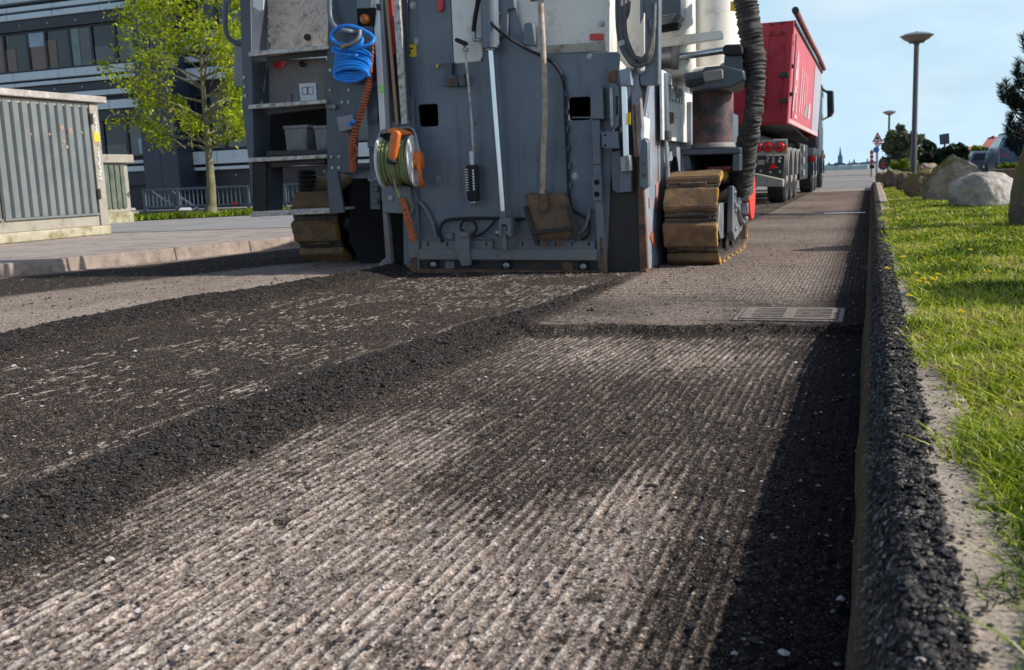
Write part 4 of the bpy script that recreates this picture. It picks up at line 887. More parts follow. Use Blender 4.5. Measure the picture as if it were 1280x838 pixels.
# steering cylinder and leg
part(MB().cyl(P(823,73,8.3), P(845,72,8.3), .088, 24), 'steering_cylinder', 'steel', .008)
part(MB().cyl(P(841,72,8.3), P(849,72,8.3), .098, 24), 'steering_gland', 'grey_panel', .008)
part(MB().cyl(P(846,72,8.3), P(906,63,8.3), .030, 18), 'steering_rod', 'chrome', 0)
part(MB().px([(903,60),(906,56),(925,55),(928,59),(928,68),(904,69)], 8.15, .22), 'rod_eye', 'black', .012)
part(MB().px([(905,69),(927,68),(929,90),(904,92)], 8.2, .2), 'steering_arm', 'paint_dark', .015)
part(MB().lathe([(.155,0),(.155,.07),(.12,.10),(.10,.14)], P(917,101,8.35), (0,0,1), 28), 'arm_hub', 'paint_dark', .006)
part(MB().px([(763,-14),(806,-14),(806,92),(790,92),(770,70),(763,70)], Y0+.30, .05), 'cowl_side', 'white', .01)
part(MB().px([(854,92),(878,88),(880,84),(905,82),(930,88),(931,100),(912,110),(868,112),(856,108)], 8.12, .55), 'leg_yoke', 'paint_dark', .02)
part(MB().px([(856,100),(876,96),(880,104),(860,110)], 8.07, .08), 'yoke_pad', 'black', .01)
part(MB().px([(878,90),(903,86),(904,99),(880,103)], 8.08, .06), 'yoke_block', 'grey_panel', .01)
part(MB().cyl(P(891,112,8.7), P(891,186,8.7), .172, 36), 'leg_column', 'redpaint_worn', .006)
part(MB().lathe([(.19,-.03),(.185,.0),(.172,.015)], P(891,181,8.7), (0,0,1), 36), 'leg_collar', 'grey_panel', .004)
part(MB().px([(851,187),(926,184),(926,192),(852,195)], 8.2, .7), 'leg_base', 'paint_dark', .01)
part(MB().px([(853,195),(861,194.5),(864,213),(856,214)], 8.2, .6), 'base_cheek', 'paint_dark', .008)
part(MB().px([(916,193),(926,192),(924,214),(915,214)], 8.2, .6), 'base_cheek', 'paint_dark', .008)
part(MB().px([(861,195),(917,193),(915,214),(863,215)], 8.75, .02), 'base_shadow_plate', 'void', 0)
part(MB().px([(884,209),(921,207),(921,212),(884,214)], 8.55, .03), 'base_stripe', 'red', .003)
# outside of the right track
part(MB().cyl(P(941,243,9.1)-Vector((.05,0,0)), P(941,243,9.1), .225, 40), 'signal_disc', rough_mat('bright_red_paint', (.75,.055,.035), .45, var=.1, bump=.02), .006)
part(MB().prism([(-1.118, 8.35, .66), (-1.118, 8.30, .28), (-1.118, 8.42, .20), (-1.118, 8.9, .26), (-1.118, 9.05, .38), (-1.118, 8.7, .62)], (.05,0,0)), 'track_bracket', 'paint', .01)
part(MB().tube(smooth([(-1.07,8.36,.50),(-1.06,8.5,.47),(-1.055,8.66,.38),(-1.05,8.80,.33),(-1.05,8.95,.36),(-1.06,9.0,.46)]), .022, 10), 'grab_bar', 'steel', 0)
vb = MB().box((-1.07,8.82,.52),(-1.0,8.92,.66)).box((-1.065,8.86,.40),(-1.01,8.93,.50)).cyl((-1.03,8.80,.58),(-1.03,8.76,.58),.022,8).cyl((-1.03,8.86,.38),(-1.03,8.86,.32),.02,8)
part(vb, 'hose_manifold', 'steel', .006)
b = MB()
for (yy, zz) in ((8.40,.60),(8.42,.45),(8.44,.30),(8.6,.63)): b.cyl((-1.075,yy,zz), (-1.055,yy,zz), .022, 6)
part(b, 'bracket_bolt', 'steel', .002)
# sleeved hose hanging in front
path = smooth([P(929,-16,8.3),P(933,10,8.3),P(939,45,8.3),P(943,80,8.3),P(944,115,8.3),P(940,150,8.3),P(934,180,8.4),P(930,205,8.5),P(927,228,8.6),P(926,240,8.65)], 26)
rs = []
for i in range(len(path)):
    k = i/len(path); base = .083+.008*math.sin(k*9)+(.006 if k > .6 else 0)
    rs.append(base+.0045*math.sin(i*1.3+2.6*math.sin(i*.23))+.006*(mnoise.noise(Vector((i*.45,0,0)))))
hm = MB().tube(path, rs, 22)
for i, v in enumerate(hm.v):
    q = mnoise.noise(v*14)*.012+mnoise.noise(Vector((v.x*20,v.y*20,v.z*70)))*.010; j = i//22
    if j < len(path): hm.v[i] = v+(v-path[j]).normalized()*q
part(hm, 'sleeved_hose', 'sleeve', 0)
MT['net'] = MT['black']
# ---------------- loose gear on the machine (things of their own)
# blue hose coil
t = thing('air_hose', P(441,80,YL-.08), 'coiled bright blue hose hanging on the step tower of the milling machine', 'hose')
def coil(cx, cy, rx, ry, n, Yb, dy, jit, seed, drift=(0, 0)):
    rr = random.Random(seed); pts = []
    ph = [rr.uniform(-1, 1) for _ in range(n+2)]; ps = [rr.uniform(-1, 1) for _ in range(n+2)]
    for i in range(n*26+1):
        a = 2*math.pi*i/26; k = int(i/26); f_ = (i % 26)/26
        jx = ph[k]*(1-f_)+ph[k+1]*f_; jy = ps[k]*(1-f_)+ps[k+1]*f_
        pts.append(P(cx+jx*jit+drift[0]*i/(n*26)+rx*(1+.05*jy)*math.cos(a), cy+jy*jit+drift[1]*i/(n*26)+ry*(1+.06*jx)*math.sin(a), Yb-dy*i/(n*26)))
    return pts
MB().tube(coil(442,67,21,10,7,YL-.03,.10,1.6,3,(-3,29)), .0150, 10).build('hose_coil', 'blue', t)
MB().tube(smooth([P(447,70,YL-.12),P(437,69,YL-.16),P(420,66,YL-.16),P(416,60,YL-.14),P(428,62,YL-.16),P(446,60,YL-.18),P(462,56,YL-.16),P(467,48,YL-.12),P(458,40,YL-.13),P(440,33,YL-.14),P(424,34,YL-.12),P(415,43,YL-.10),P(418,52,YL-.14),P(434,57,YL-.17),P(450,56,YL-.18),P(453,45,YL-.13),P(452,36,YL-.10)], 8), .0145, 10).build('hose_loop', 'blue', t)
MB().ptube([(450,38,YL-.17),(449,46,YL-.19),(443,53,YL-.20),(433,57,YL-.20)], .015, 12).build('hose_sleeve', 'greyp', t)
MB().cyl(P(434,56,YL-.20), P(427,60,YL-.21), .020, 12).build('brass_nozzle', rough_mat('brass', (.36,.24,.10), .4, metal=.7, var=.2), t, .003)
# buckets
for i, (x0, x1) in enumerate(((354.5,383.5),(392,416))):
    t = thing('bucket', P((x0+x1)/2, 193, YL+.28), ('grey plastic bucket standing in the step bay, left of the two' if i == 0 else 'grey plastic bucket partly behind the step tower side plate, right of the two'), 'bucket', 'buckets in the step bay')
    a_, b_ = P(x0+2,192,YL+.2), P(x1-2,192,YL+.2); c_, d_ = P(x0,158,YL+.2), P(x1,156.5,YL+.2)
    v = []
    for (l_, r2, dep, off) in ((a_, b_, .16, .02), (c_, d_, .2, 0)): v += [l_+Vector((0,off,0)), r2+Vector((0,off,0)), r2+Vector((0,dep,0)), l_+Vector((0,dep,0))]
    MB().add(v, [(0,1,2,3),(0,1,5,4),(1,2,6,5),(2,3,7,6),(3,0,4,7)]).build('body', 'greyp', t, .01)
    MB().px([(x0-1,157.5),(x1+1,156),(x1+1,160),(x0-1,161.5)], YL+.188, .22, ).build('rim', 'greyp', t, .004)
# tools
t = thing('spirit_level', P(480,168,Y0-.12), 'long white spirit level bar with green vial, leaning in the tool holder', 'spirit level')
MB().px([(465,-14),(472.5,-14),(482,166),(475,168)], Y0-.14, .05).build('beam', 'whitep', t, .003)
MB().px([(473,-14),(477.5,-14),(487.5,164),(482.6,166)], Y0-.13, .04).build('side_face', 'greyp', t, .002)
MB().px([(473.5,107),(479,106.5),(479.8,116),(474.2,116.5)], Y0-.145, .02).build('vial', rough_mat('green_vial', (.35,.75,.15), .2, var=.05, bump=0), t, .002)
MB().px([(470,5),(474,5),(475,13),(471,13)], Y0-.144, .01).build('vial_window', 'skirt', t, .001)
t = thing('wooden_pole', P(497,158,Y0-.12), 'worn brown wooden pole standing in the tool holder beside the white level', 'pole')
MB().cyl(P(482,-14,Y0-.12), P(496.5,156,Y0-.12), .0145, 14).build('shaft', 'wood', t)
t = thing('aluminium_straightedge', P(509,157,Y0-.12), 'grey aluminium straightedge with a red stripe, standing in the tool holder', 'straightedge')
MB().px([(489.5,-14),(498.5,-14),(509,155),(501.5,156)], Y0-.13, .03).build('bar', 'alu', t, .003)
MB().px([(484.8,-14),(488.8,-14),(493.5,68),(489.5,69)], Y0-.10, .02).build('red_stripe', 'red', t, .002)
# cable reel
cR = P(498,203,Y0-.20)
t = thing('cord_reel', cR+Vector((0,0,-.2)), 'white hand reel wound with green cord and orange grips, hooked on the machine', 'reel')
axr = Vector((.98,.16,.03)).normalized()
MB().lathe([(.205,0),(.205,.012),(.198,.016),(.05,.016)], cR-axr*.135, axr, 36).build('flange', 'whitep', t, .002)
MB().lathe([(.205,0),(.205,.012),(.198,.016),(.05,.016)], cR+axr*.125, axr, 36).build('flange', 'whitep', t, .002)
MB().lathe([(.14,-.12),(.14,.12)], cR, axr, 30).build('drum', 'cord', t)
u_ = axr.orthogonal().normalized(); v_ = axr.cross(u_); pts = []
for i in range(36*34):
    a = 2*math.pi*i/36; k = i/36; s = -0.115+.23*abs((k*.115) % 2-1); rr = .158+.012*math.sin(k*1.7)+.006*math.sin(k*5.1)
    pts.append(cR+axr*s+(u_*math.cos(a)+v_*math.sin(a))*rr)
MB().tube(pts, .0085, 6).build('cord', 'cord', t)
MB().ptube([(492,224,Y0-.36),(496,240,Y0-.34),(498,247,Y0-.32),(497,236,Y0-.33)], .008, 6).build('loose_cord', 'cord', t)
MB().tube(smooth([cR-axr*.16+Vector((0,0,-.05)), cR-axr*.165+Vector((0,0,.12)), cR-axr*.13+Vector((0,0,.245)), cR+Vector((0,0,.26)), cR+axr*.13+Vector((0,0,.25)), cR+axr*.165+Vector((0,0,.12)), cR+axr*.165+Vector((0,0,-.02))], 6), .011, 10).build('wire_frame', 'steel', t)
MB().ptube([(474,222,Y0-.2),(470,224,Y0-.2),(463,226,Y0-.19),(461,222,Y0-.17)], .011, 8).build('wire_foot', 'steel', t)
MB().px([(484,200),(487,170),(490,164),(496,163),(499,167),(494,196),(490,202)], Y0-.42, .05).build('grip', 'orange', t, .012)
MB().px([(483,196),(487,199),(494,203),(489,206),(483,204)], Y0-.44, .07).build('grip_tip', 'black', t, .006)
MB().px([(483,162),(492,159),(509,164),(513,168),(500,170),(484,166)], Y0-.24, .08).build('top_bracket', 'orange', t, .006)
MB().lathe([(.075,0),(.075,.05),(.06,.06),(.001,.062)], cR+axr*.142, axr, 24).build('crank_knob', 'orange', t, .004)
MB().tube(smooth([cR+axr*.18+Vector((0,0,.02)), cR+axr*.20+Vector((0,-.08,-.05)), cR+axr*.20+Vector((0,-.05,-.16)), cR+axr*.17+Vector((0,.02,-.2)), cR+axr*.15+Vector((0,.1,-.18))], 6), .017, 8).build('crank_arm', 'orange', t)
# orange strap tool
t = thing('orange_strap', P(508,276,Y0-.11), 'flat orange plastic strap with holes hanging below the cord reel', 'strap')
hs = []
for q in range(7):
    xx = 505+q*2.2; yy_ = 262+q*5.6; hs.append([(xx, yy_), (xx+2.2, yy_+.3), (xx+2.8, yy_+2.2), (xx+.6, yy_+2)])
MB().px([(499,249),(502,246.5),(506,248),(508,254),(513,272),(520,296),(519.5,301),(515,303),(511,298),(503,266)], Y0-.115, .014, hs).build('strap', 'orange2', t, .002)
MB().ptube([(508,249,Y0-.11),(513,252,Y0-.10),(516,260,Y0-.10),(512,268,Y0-.11)], .004, 6).build('frayed_cord', 'cord', t)
# marking wand
t = thing('marking_wand', P(592,258,Y0-.08), 'thin marking wand with upside down dark spray can, hanging on the rear plate', 'marking wand')
MB().ptube([(580,52,Y0-.10),(583,80,Y0-.11),(588,130,Y0-.10),(592,192,Y0-.09)], .0105, 10).build('rod', 'alu', t)
MB().px([(567.5,48.5),(570,47),(582,52),(583,56),(579,57),(568,52)], Y0-.13, .05).build('grip', 'black', t, .01)
MB().px([(577,61),(584,60),(584,64),(578,65)], Y0-.12, .03).build('trigger', 'steel', t, .003)
c = P(591,228,Y0-.09)
MB().lathe([(.016,.13),(.020,.235),(.016,.24)], c, (0,0,1), 18).build('cap', 'whitep', t)
MB().lathe([(.03,-.15),(.047,-.135),(.050,-.12),(.050,.12),(.046,.13),(.02,.135)], c, (0,0,1), 26).build('can', 'black', t, .001)
MB().lathe([(.006,-.205),(.018,-.20),(.022,-.175),(.030,-.165),(.030,-.15)], c, (0,0,1), 18).build('nozzle', 'steel', t)
lt = MB()
for q in range(9): lt.obox(c+Vector((-.030+.0, -.0485+.006*0, .10-.020*q)), ((1,0,0),(0,1,0),(0,0,1)), (.012,.004,.0035))
for q in range(7): lt.obox(c+Vector((.026, -.0465, .09-.024*q)), ((1,0,0),(0,1,0),(0,0,1)), (.006,.004,.009))
lt.build('label_text', 'whitep', t)
# shovel
t = thing('shovel', P(687,300,Y0-.12), 'rusty square shovel with pale wooden shaft, blade down in its cradle', 'shovel')
MB().ptube([(675,-14,Y0-.13),(676,10,Y0-.13),(679,60,Y0-.14),(681,110,Y0-.16),(681,150,Y0-.16),(679,200,Y0-.14),(678,242,Y0-.12)], .0225, 14).build('shaft', 'handle', t)
MB().px([(661,-4),(684,-6),(684,-1),(662,2)], Y0-.15, .04).build('cross_grip', 'wood', t, .008)
v = []; nx_, nz_ = 9, 9
for i in range(nz_):
    for j in range(nx_):
        u, w2 = j/(nx_-1), i/(nz_-1)
        x = 655.5+w2*13+(u)*(704-655+w2*3+4); y = 241+w2*60-u*3.5*(w2)+(4 if (i == 0 and j in (0, nx_-1)) else 0)
        v.append(P(x, y, Y0-.11-.035*(1-(2*u-1)**2)*(1-.5*w2)*-1-.0))
f_ = [(i*nx_+j, i*nx_+j+1, (i+1)*nx_+j+1, (i+1)*nx_+j) for i in range(nz_-1) for j in range(nx_-1)]
bl_ = MB().add(v, f_).build('blade', rough_mat('rusty_shovel_blade', (.20,.115,.06), .7, metal=.1, var=.45, scale=6, dirt=(.06,.055,.05), dirt_amt=.55, dirt_scale=5, bump=.3), t)
sm = bl_.modifiers.new('thick', 'SOLIDIFY'); sm.thickness = .004
MB().px([(674,238),(683,237),(684,262),(679,268),(675,262)], Y0-.125, .02).build('socket', 'rust', t, .004)
# ================================================================== TIPPER TRUCK
YT = 21.0
tk = thing('tipper_truck', (-2.85, YT, .05), 'red tipper lorry waiting ahead of the milling machine, seen from behind', 'tipper truck')
def tp(mb, name, mat, bevel=.01, parent=None): return mb.build(name, mat, parent or tk, bevel)
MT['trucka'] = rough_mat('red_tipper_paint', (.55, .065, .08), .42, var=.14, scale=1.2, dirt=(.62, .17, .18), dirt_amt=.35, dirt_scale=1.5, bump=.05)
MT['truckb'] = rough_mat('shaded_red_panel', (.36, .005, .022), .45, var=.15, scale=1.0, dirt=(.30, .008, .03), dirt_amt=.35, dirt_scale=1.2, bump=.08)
MT['chassis'] = rough_mat('truck_black', (.016, .018, .022), .6, var=.3, dirt=(.06, .05, .045), dirt_amt=.4)
MT['beige'] = rough_mat('dusty_beige', (.33, .29, .23), .7, var=.15, scale=4, dirt=(.2, .17, .14), dirt_amt=.4)
MT['tyre'] = rough_mat('dusty_tyre', (.022, .021, .020), .85, var=.4, scale=8, dirt=(.10, .09, .08), dirt_amt=.5, dirt_scale=5, bump=.4)
MT['cabblue'] = rough_mat('dark_blue_mudguard', (.03, .045, .062), .45, var=.2, dirt=(.1, .1, .1), dirt_amt=.3)
MT['mudg'] = rough_mat('dusty_grey_mudguard', (.30, .29, .275), .6, var=.2, scale=4, dirt=(.18, .16, .14), dirt_amt=.4)
XR0, XR1 = -1.62, -1.50                     # bottom / top of the flared side
XL_0, XL_1 = -4.08, -4.2
zb0, zt0 = 1.66, 3.60; YE = 32.6
# side walls, floor, front, tailgate
tp(MB().prism([(XR0, YT+.1, zb0), (XR0, YE, zb0+.02), (XR1, YE, zt0), (XR1, YT+.1, zt0)], (-.06, 0, 0)), 'side_wall', 'trucka')
tp(MB().prism([(XL_0, YT+.1, zb0), (XL_0, YE, zb0), (XL_1, YE, zt0), (XL_1, YT+.1, zt0)], (.06, 0, 0)), 'side_wall', 'trucka')
tp(MB().prism([(XL_0, YT+.1, zb0), (XR0, YT+.1, zb0), (XR0-.25, YE, zb0-.12), (XL_0+.25, YE, zb0-.12)], (0, 0, .06)), 'floor', 'chassis')
tp(MB().prism([(XL_0, YE-.1, zb0), (XR0, YE-.1, zb0), (XR1, YE-.1, zt0+.3), (XL_1, YE-.1, zt0+.3)], (0, .1, 0)), 'front_wall', 'trucka')
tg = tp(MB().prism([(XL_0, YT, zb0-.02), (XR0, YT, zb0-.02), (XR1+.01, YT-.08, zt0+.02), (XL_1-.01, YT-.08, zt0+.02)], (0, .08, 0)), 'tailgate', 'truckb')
b = MB()
b.prism([(XL_1, YT-.12, zt0-.22), (XR1, YT-.12, zt0-.22), (XR1+.01, YT-.13, zt0+.03), (XL_1-.01, YT-.13, zt0+.03)], (0, .04, 0))
b.prism([(XR0-.12, YT-.05, zb0), (XR0, YT-.05, zb0), (XR1, YT-.13, zt0), (XR1-.12, YT-.13, zt0)], (0, .04, 0))
b.prism([(XR0-.62, YT-.04, zb0), (XR0-.45, YT-.04, zb0), (XR1-.45, YT-.12, zt0), (XR1-.62, YT-.12, zt0)], (0, .03, 0))
b.prism([(XL_0, YT-.05, zb0+.02), (XR0, YT-.05, zb0+.02), (XR0+.01, YT-.06, zb0+.28), (XL_0, YT-.06, zb0+.28)], (0, .03, 0))
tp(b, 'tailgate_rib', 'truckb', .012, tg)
b = MB()
for (dx, dz) in ((-.22, .02), (-.42, .02), (-.22, -.14), (-.42, -.14)): b.cyl((XR1+dx, YT-.14, zt0+dz-.03), (XR1+dx, YT-.17, zt0+dz-.03), .03, 10)
for z in (2.05, 2.55): b.box((XR0-.14, YT-.16, z), (XR0+.03, YT-.09, z+.10))
tp(b, 'tailgate_fitting', 'skirt', .008, tg)
MT['grime'] = rough_mat('grimy_brace', (.20, .04, .035), .6, var=.3)
tp(MB().prism([(XR1-.95, YT-.10, zt0-.35), (XR1-.80, YT-.10, zt0-.28), (XR1-.42, YT-.085, zt0-.62), (XR1-.55, YT-.085, zt0-.68)], (0, .02, 0)), 'brace', 'grime', .01, tg)
# right side: rolled tarp, rail, white lettering panel, grey front part
ta = MB().tube([(XR1+.04, YT-.15, zt0+.20), (XR1+.05, YT+4, zt0+.16), (XR1+.06, YT+8, zt0+.16), (XR1+.05, YE+.4, zt0+.14)], .062, 16)
tr_ = tp(ta, 'rolled_cover', rough_mat('dusty_red_tarp', (.30, .10, .09), .75, var=.35, scale=2, bump=.3), 0)
tp(MB().cyl((XR1+.04, YT-.28, zt0+.20), (XR1+.04, YT-.12, zt0+.20), .068, 16), 'cover_end', 'chassis', .01, tr_)
tp(MB().box((XR1-.03, YT, zt0-.03), (XR1+.035, YE, zt0+.05)), 'top_rail', 'chassis', .01)
def side_pt(y, z): return (XR0+(XR1-XR0)*(z-zb0)/(zt0-zb0)+.006, y, z)
def sq(y0, y1, z0, z1, sk=0.0): return [side_pt(y0, z0), side_pt(y1, z0), side_pt(y1+sk, z1), side_pt(y0+sk, z1)]
tp(MB().prism([side_pt(29.2, 1.70), side_pt(YE-.05, 1.70), side_pt(YE-.05, 3.5), side_pt(28.9, 3.5)], (.004, 0, 0)), 'grey_side_section', rough_mat('grey_side_paint', (.40, .37, .42), .45, var=.12, scale=2), 0)
MT['wlet'] = rough_mat('white_side_lettering', (.72, .46, .48), .5, var=.15, scale=2, dirt=(.60, .22, .24), dirt_amt=.6, dirt_scale=4, bump=0)
lt = MB()
# tall letters, worn: an A, then upright strokes
for (y0, y1, z0, z1, sk) in ((22.0, 22.25, 1.95, 3.25, .45), (22.95, 23.2, 1.95, 3.25, -.42), (23.9, 24.15, 2.0, 3.0, .1), (24.55, 24.8, 2.0, 3.0, .1), (25.3, 25.5, 2.0, 3.0, .12), (25.9, 26.1, 2.0, 3.0, .15)):
    lt.prism(sq(y0, y1, z0, z1, sk), (.004, 0, 0))
lt.prism(sq(22.3, 23.0, 2.35, 2.5), (.004, 0, 0)); lt.prism(sq(22.2, 22.9, 2.62, 2.85), (.005, 0, 0))
lt.prism(sq(27.3, 28.1, 2.0, 2.4), (.004, 0, 0)); lt.prism(sq(22.6, 23.4, 1.83, 1.91), (.004, 0, 0))
tp(lt, 'side_lettering', 'wlet', 0)
tp(MB().prism(sq(26.0, 26.9, 1.98, 2.3), (.004, 0, 0)), 'grey_block', rough_mat('grey_mark', (.25, .27, .32), .5, bump=0), 0)
tp(MB().prism([side_pt(21.3, zb0+.02), side_pt(YE, zb0+.02), side_pt(YE, zb0+.12), side_pt(21.3, zb0+.10)], (.005, 0, 0)), 'side_stripe', 'wlet', 0)
b = MB()
for y in (21.15, 21.22): b.cyl((XR0+.06, y, 1.75), (XR1+.03, y, 3.4), .012, 6)
for z in (2.2, 2.75, 3.2): b.box((XR0+.03, 21.1, z), (XR0+.10, 21.3, z+.07))
tp(b, 'corner_latch', 'chassis', .004)
# chassis, lights
tp(MB().box((-3.4, YT+.2, .85), (-2.3, YE, 1.5)), 'chassis', 'chassis', .02)
lb = tp(MB().prism([P(929,176,YT-.05), P(984,175,YT-.05), P(983,193,YT-.05), P(929,194,YT-.05)], (0, .08, 0)), 'light_bar', 'beige', .01)
tp(MB().prism([P(930,176,YT-.06)+Vector((-2.35,0,0)), P(933,176,YT-.06)+Vector((-1.35,0,0)), P(933,194,YT-.06)+Vector((-1.35,0,0)), P(930,194,YT-.06)+Vector((-2.35,0,0))], (0, .08, 0)), 'light_bar', 'beige', .01)
for x in (947, 960, 974.5):
    c = P(x, 184, YT-.05)
    tl = tp(MB().lathe([(.098,0),(.098,.025),(.09,.035),(.06,.045),(.001,.05)], c, (0,-1,0), 24), 'tail_light', 'redlamp', 0, lb)
    r_ = MB().lathe([(.11,0),(.11,.012),(.098,.014)], c, (0,-1,0), 24); r_.box((c.x-.06, c.y-.06, c.z-.012), (c.x+.06, c.y-.045, c.z+.012))
    tp(r_, 'light_rim', 'chassis', 0, lb)
tp(MB().prism([P(967,174,YT-.06), P(984,174,YT-.06), P(984,176,YT-.06), P(967,176,YT-.06)], (0,.02,0)), 'white_strip', 'whitep', .002, lb)
tp(MB().prism([P(982,181,YT-.07), P(984,181,YT-.07), P(984,192,YT-.07), P(982,192,YT-.07)], (0,.02,0)), 'side_marker', 'orange', .002, lb)
tp(MB().prism([P(938,195,YT), P(981,194.5,YT), P(979,222,YT), P(938,222,YT)], (0, .06, 0)), 'rear_panel', 'chassis', .01)
tp(MB().prism([P(961,211,YT-.03), P(972.5,210.5,YT-.03), P(966.5,203.5,YT-.03)], (0, .02, 0)), 'triangle_reflector', 'redlamp', .002)
tp(MB().prism([P(964.6,194,YT-.02), P(968.6,194,YT-.02), P(968.6,204,YT-.02), P(964.6,204,YT-.02)], (0, .015, 0)), 'reflector_post', 'beige', .002)
b = MB()
for x in (959, 973.5): b.ptube([(x,195,YT-.04),(x+1.5,198,YT-.08),(x-.5,201,YT-.08),(x+1,203,YT-.05)], .022, 8)
tp(b, 'shackle', 'steel', 0)
b = MB()
for x, y in ((951,214),(963,215.5),(975,215)): b.cyl(P(x,y,YT-.02), P(x,y,YT-.04), .03, 10)
tp(b, 'panel_bolt', 'beige', 0)
tp(MB().prism([P(947,200,YT-.02), P(956,200,YT-.02), P(956,206,YT-.02), P(947,206,YT-.02)], (0,.015,0)), 'plate_lamp', 'beige', .004)
# rear under-run guard: a wide dusty beam
tp(MB().prism([P(926,213,YT-.35), P(979.5,224.5,YT-.35), P(979,234,YT-.35), P(926,233,YT-.35)], (0, .25, 0)), 'underrun_beam', 'beige', .02)
# wheels: three trailer axles, then the tractor
def wheel(y, x, r, wdt, name='wheel'):
    prof = [(r*.55,-.0),(r*.92,0),(r,.05),(r,wdt-.05),(r*.92,wdt),(r*.62,wdt),(r*.58,wdt-.05)]
    w_ = tp(MB().lathe(prof, (x, y, r+.05), (1,0,0), 36), name, 'tyre', 0)
    h_ = MB().lathe([(r*.60,wdt-.06),(r*.56,wdt-.12),(r*.30,wdt-.10),(r*.26,wdt+.0),(r*.1,wdt+.02),(.001,wdt+.02)], (x, y, r+.05), (1,0,0), 30)
    for q in range(10):
        a = q*.628; h_.cyl((x+wdt-.1, y+math.cos(a)*r*.42, r+.05+math.sin(a)*r*.42), (x+wdt-.06, y+math.cos(a)*r*.42, r+.05+math.sin(a)*r*.42), .02, 6)
    tp(h_, 'rim', 'mudg', 0, w_)
for y in (21.75, 23.05, 24.35):
    wheel(y, XR0-.42, .52, .36); wheel(y, XL_0+.06, .52, .36)
    gd = MB(); pts_o = [(y+.62*math.cos(a), .57+.62*math.sin(a)) for a in [math.pi*(.02+.96*k/16) for k in range(17)]]; pts_i = [(y+.58*math.cos(a), .57+.58*math.sin(a)) for a in [math.pi*(.02+.96*k/16) for k in range(17)]]
    gd.prism([(XR0-.45, a, b) for a, b in pts_o]+[(XR0-.45, a, b) for a, b in reversed(pts_i)], (.47, 0, 0)); tp(gd, 'mudguard', 'mudg', .006)
for y in (29.6, 31.0, 35.0):
    wheel(y, XR0-.30, .52, .36); wheel(y, XL_0+.0, .52, .36)
    gd = MB(); ang = [math.pi*(-.02+1.04*k/16) for k in range(17)]
    pts_o = [(y+.72*math.cos(a), .57+.72*math.sin(a)) for a in ang]; pts_i = [(y+.60*math.cos(a), .57+.60*math.sin(a)) for a in ang]
    gd.prism([(XR0-.33, a, b) for a, b in pts_o]+[(XR0-.33, a, b) for a, b in reversed(pts_i)], (.43, 0, 0)); tp(gd, 'mudguard', 'cabblue', .01)
# light posts between trailer and tractor (grey boxes and marker), landing legs
b = MB()
for z in (.55, .85, 1.15): b.box((XR0-.05, 26.0, z), (XR0+.02, 26.35, z+.16))
tp(b, 'side_box', 'mudg', .01)
tp(MB().box((XR0-.15, 25.6, .45), (XR0-.04, 28.6, 1.35)), 'side_locker', 'chassis', .02)
tp(MB().lathe([(.09,0),(.09,.04),(.001,.06)], (XR0+.12, 28.1, .98), (0,-1,0), 18), 'red_marker', 'redlamp', 0)
tp(MB().box((XR0-.02, 28.1, .9), (XR0+.14, 28.14, 1.06)), 'marker_arm', 'chassis', .004)
# cab with mirror
cb = tp(MB().box((-4.05, 33.0, 1.0), (-1.58, 35.9, 3.3)), 'cab', 'cabblue', .12)
tp(MB().box((-1.585, 34.4, 2.0), (-1.565, 35.5, 3.0)), 'side_window', rough_mat('cab_glass', (.02,.025,.03), .08, var=.1, bump=0), .01, cb)
mr = tp(MB().prism([P(1033.5,113,35.6), P(1042,113.5,35.6), P(1042.5,140,35.6), P(1039.5,146,35.6), P(1034,146.5,35.6)], (0, .25, 0)), 'mirror', 'chassis', .04)
tp(MB().tube([P(1026,107,35.3), P(1028,112,35.5), P(1035,116,35.7)], .045, 8), 'mirror_arm', 'chassis', 0, mr)
tp(MB().tube([P(1025,153,35.3), P(1030,149,35.5), P(1036,146,35.7)], .035, 8), 'mirror_arm', 'chassis', 0, mr)
tp(MB().prism([P(1036.5,140,35.59), P(1041,140,35.59), P(1040,145,35.59), P(1036.5,145,35.59)], (0,.01,0)), 'mirror_mark', 'grime', .002, mr)
tp(MB().box((XR0+.02, 34.9, 1.02), (XR0+.16, 35.1, 1.14)), 'turn_lamp', 'orange', .02)
# dark spray of millings falling from the conveyor belongs to the load heap
hp = MB(); NX = 14; NY = 30; v = []
for i in range(NY):
    for j in range(NX):
        x = XL_1+.1+(XR1-XL_1-.2)*j/(NX-1); y = YT+.1+(YE-YT-.2)*i/(NY-1)
        v.append((x, y, 3.05+.9*math.exp(-((x+2.9)/.8)**2-((y-24)/2.5)**2)*.75+.08*mnoise.noise(Vector((x*3,y*2,0)))))
hp.add(v, [(i*NX+j, i*NX+j+1, (i+1)*NX+j+1, (i+1)*NX+j) for i in range(NY-1) for j in range(NX-1)])
tag(hp.build('asphalt_load', rough_mat('heaped_millings', (.035,.033,.031), .95, var=.5, scale=20, bump=1.0, bump_scale=50)), 'heap of dark asphalt millings loaded in the red tipper body', 'load', kind='stuff')
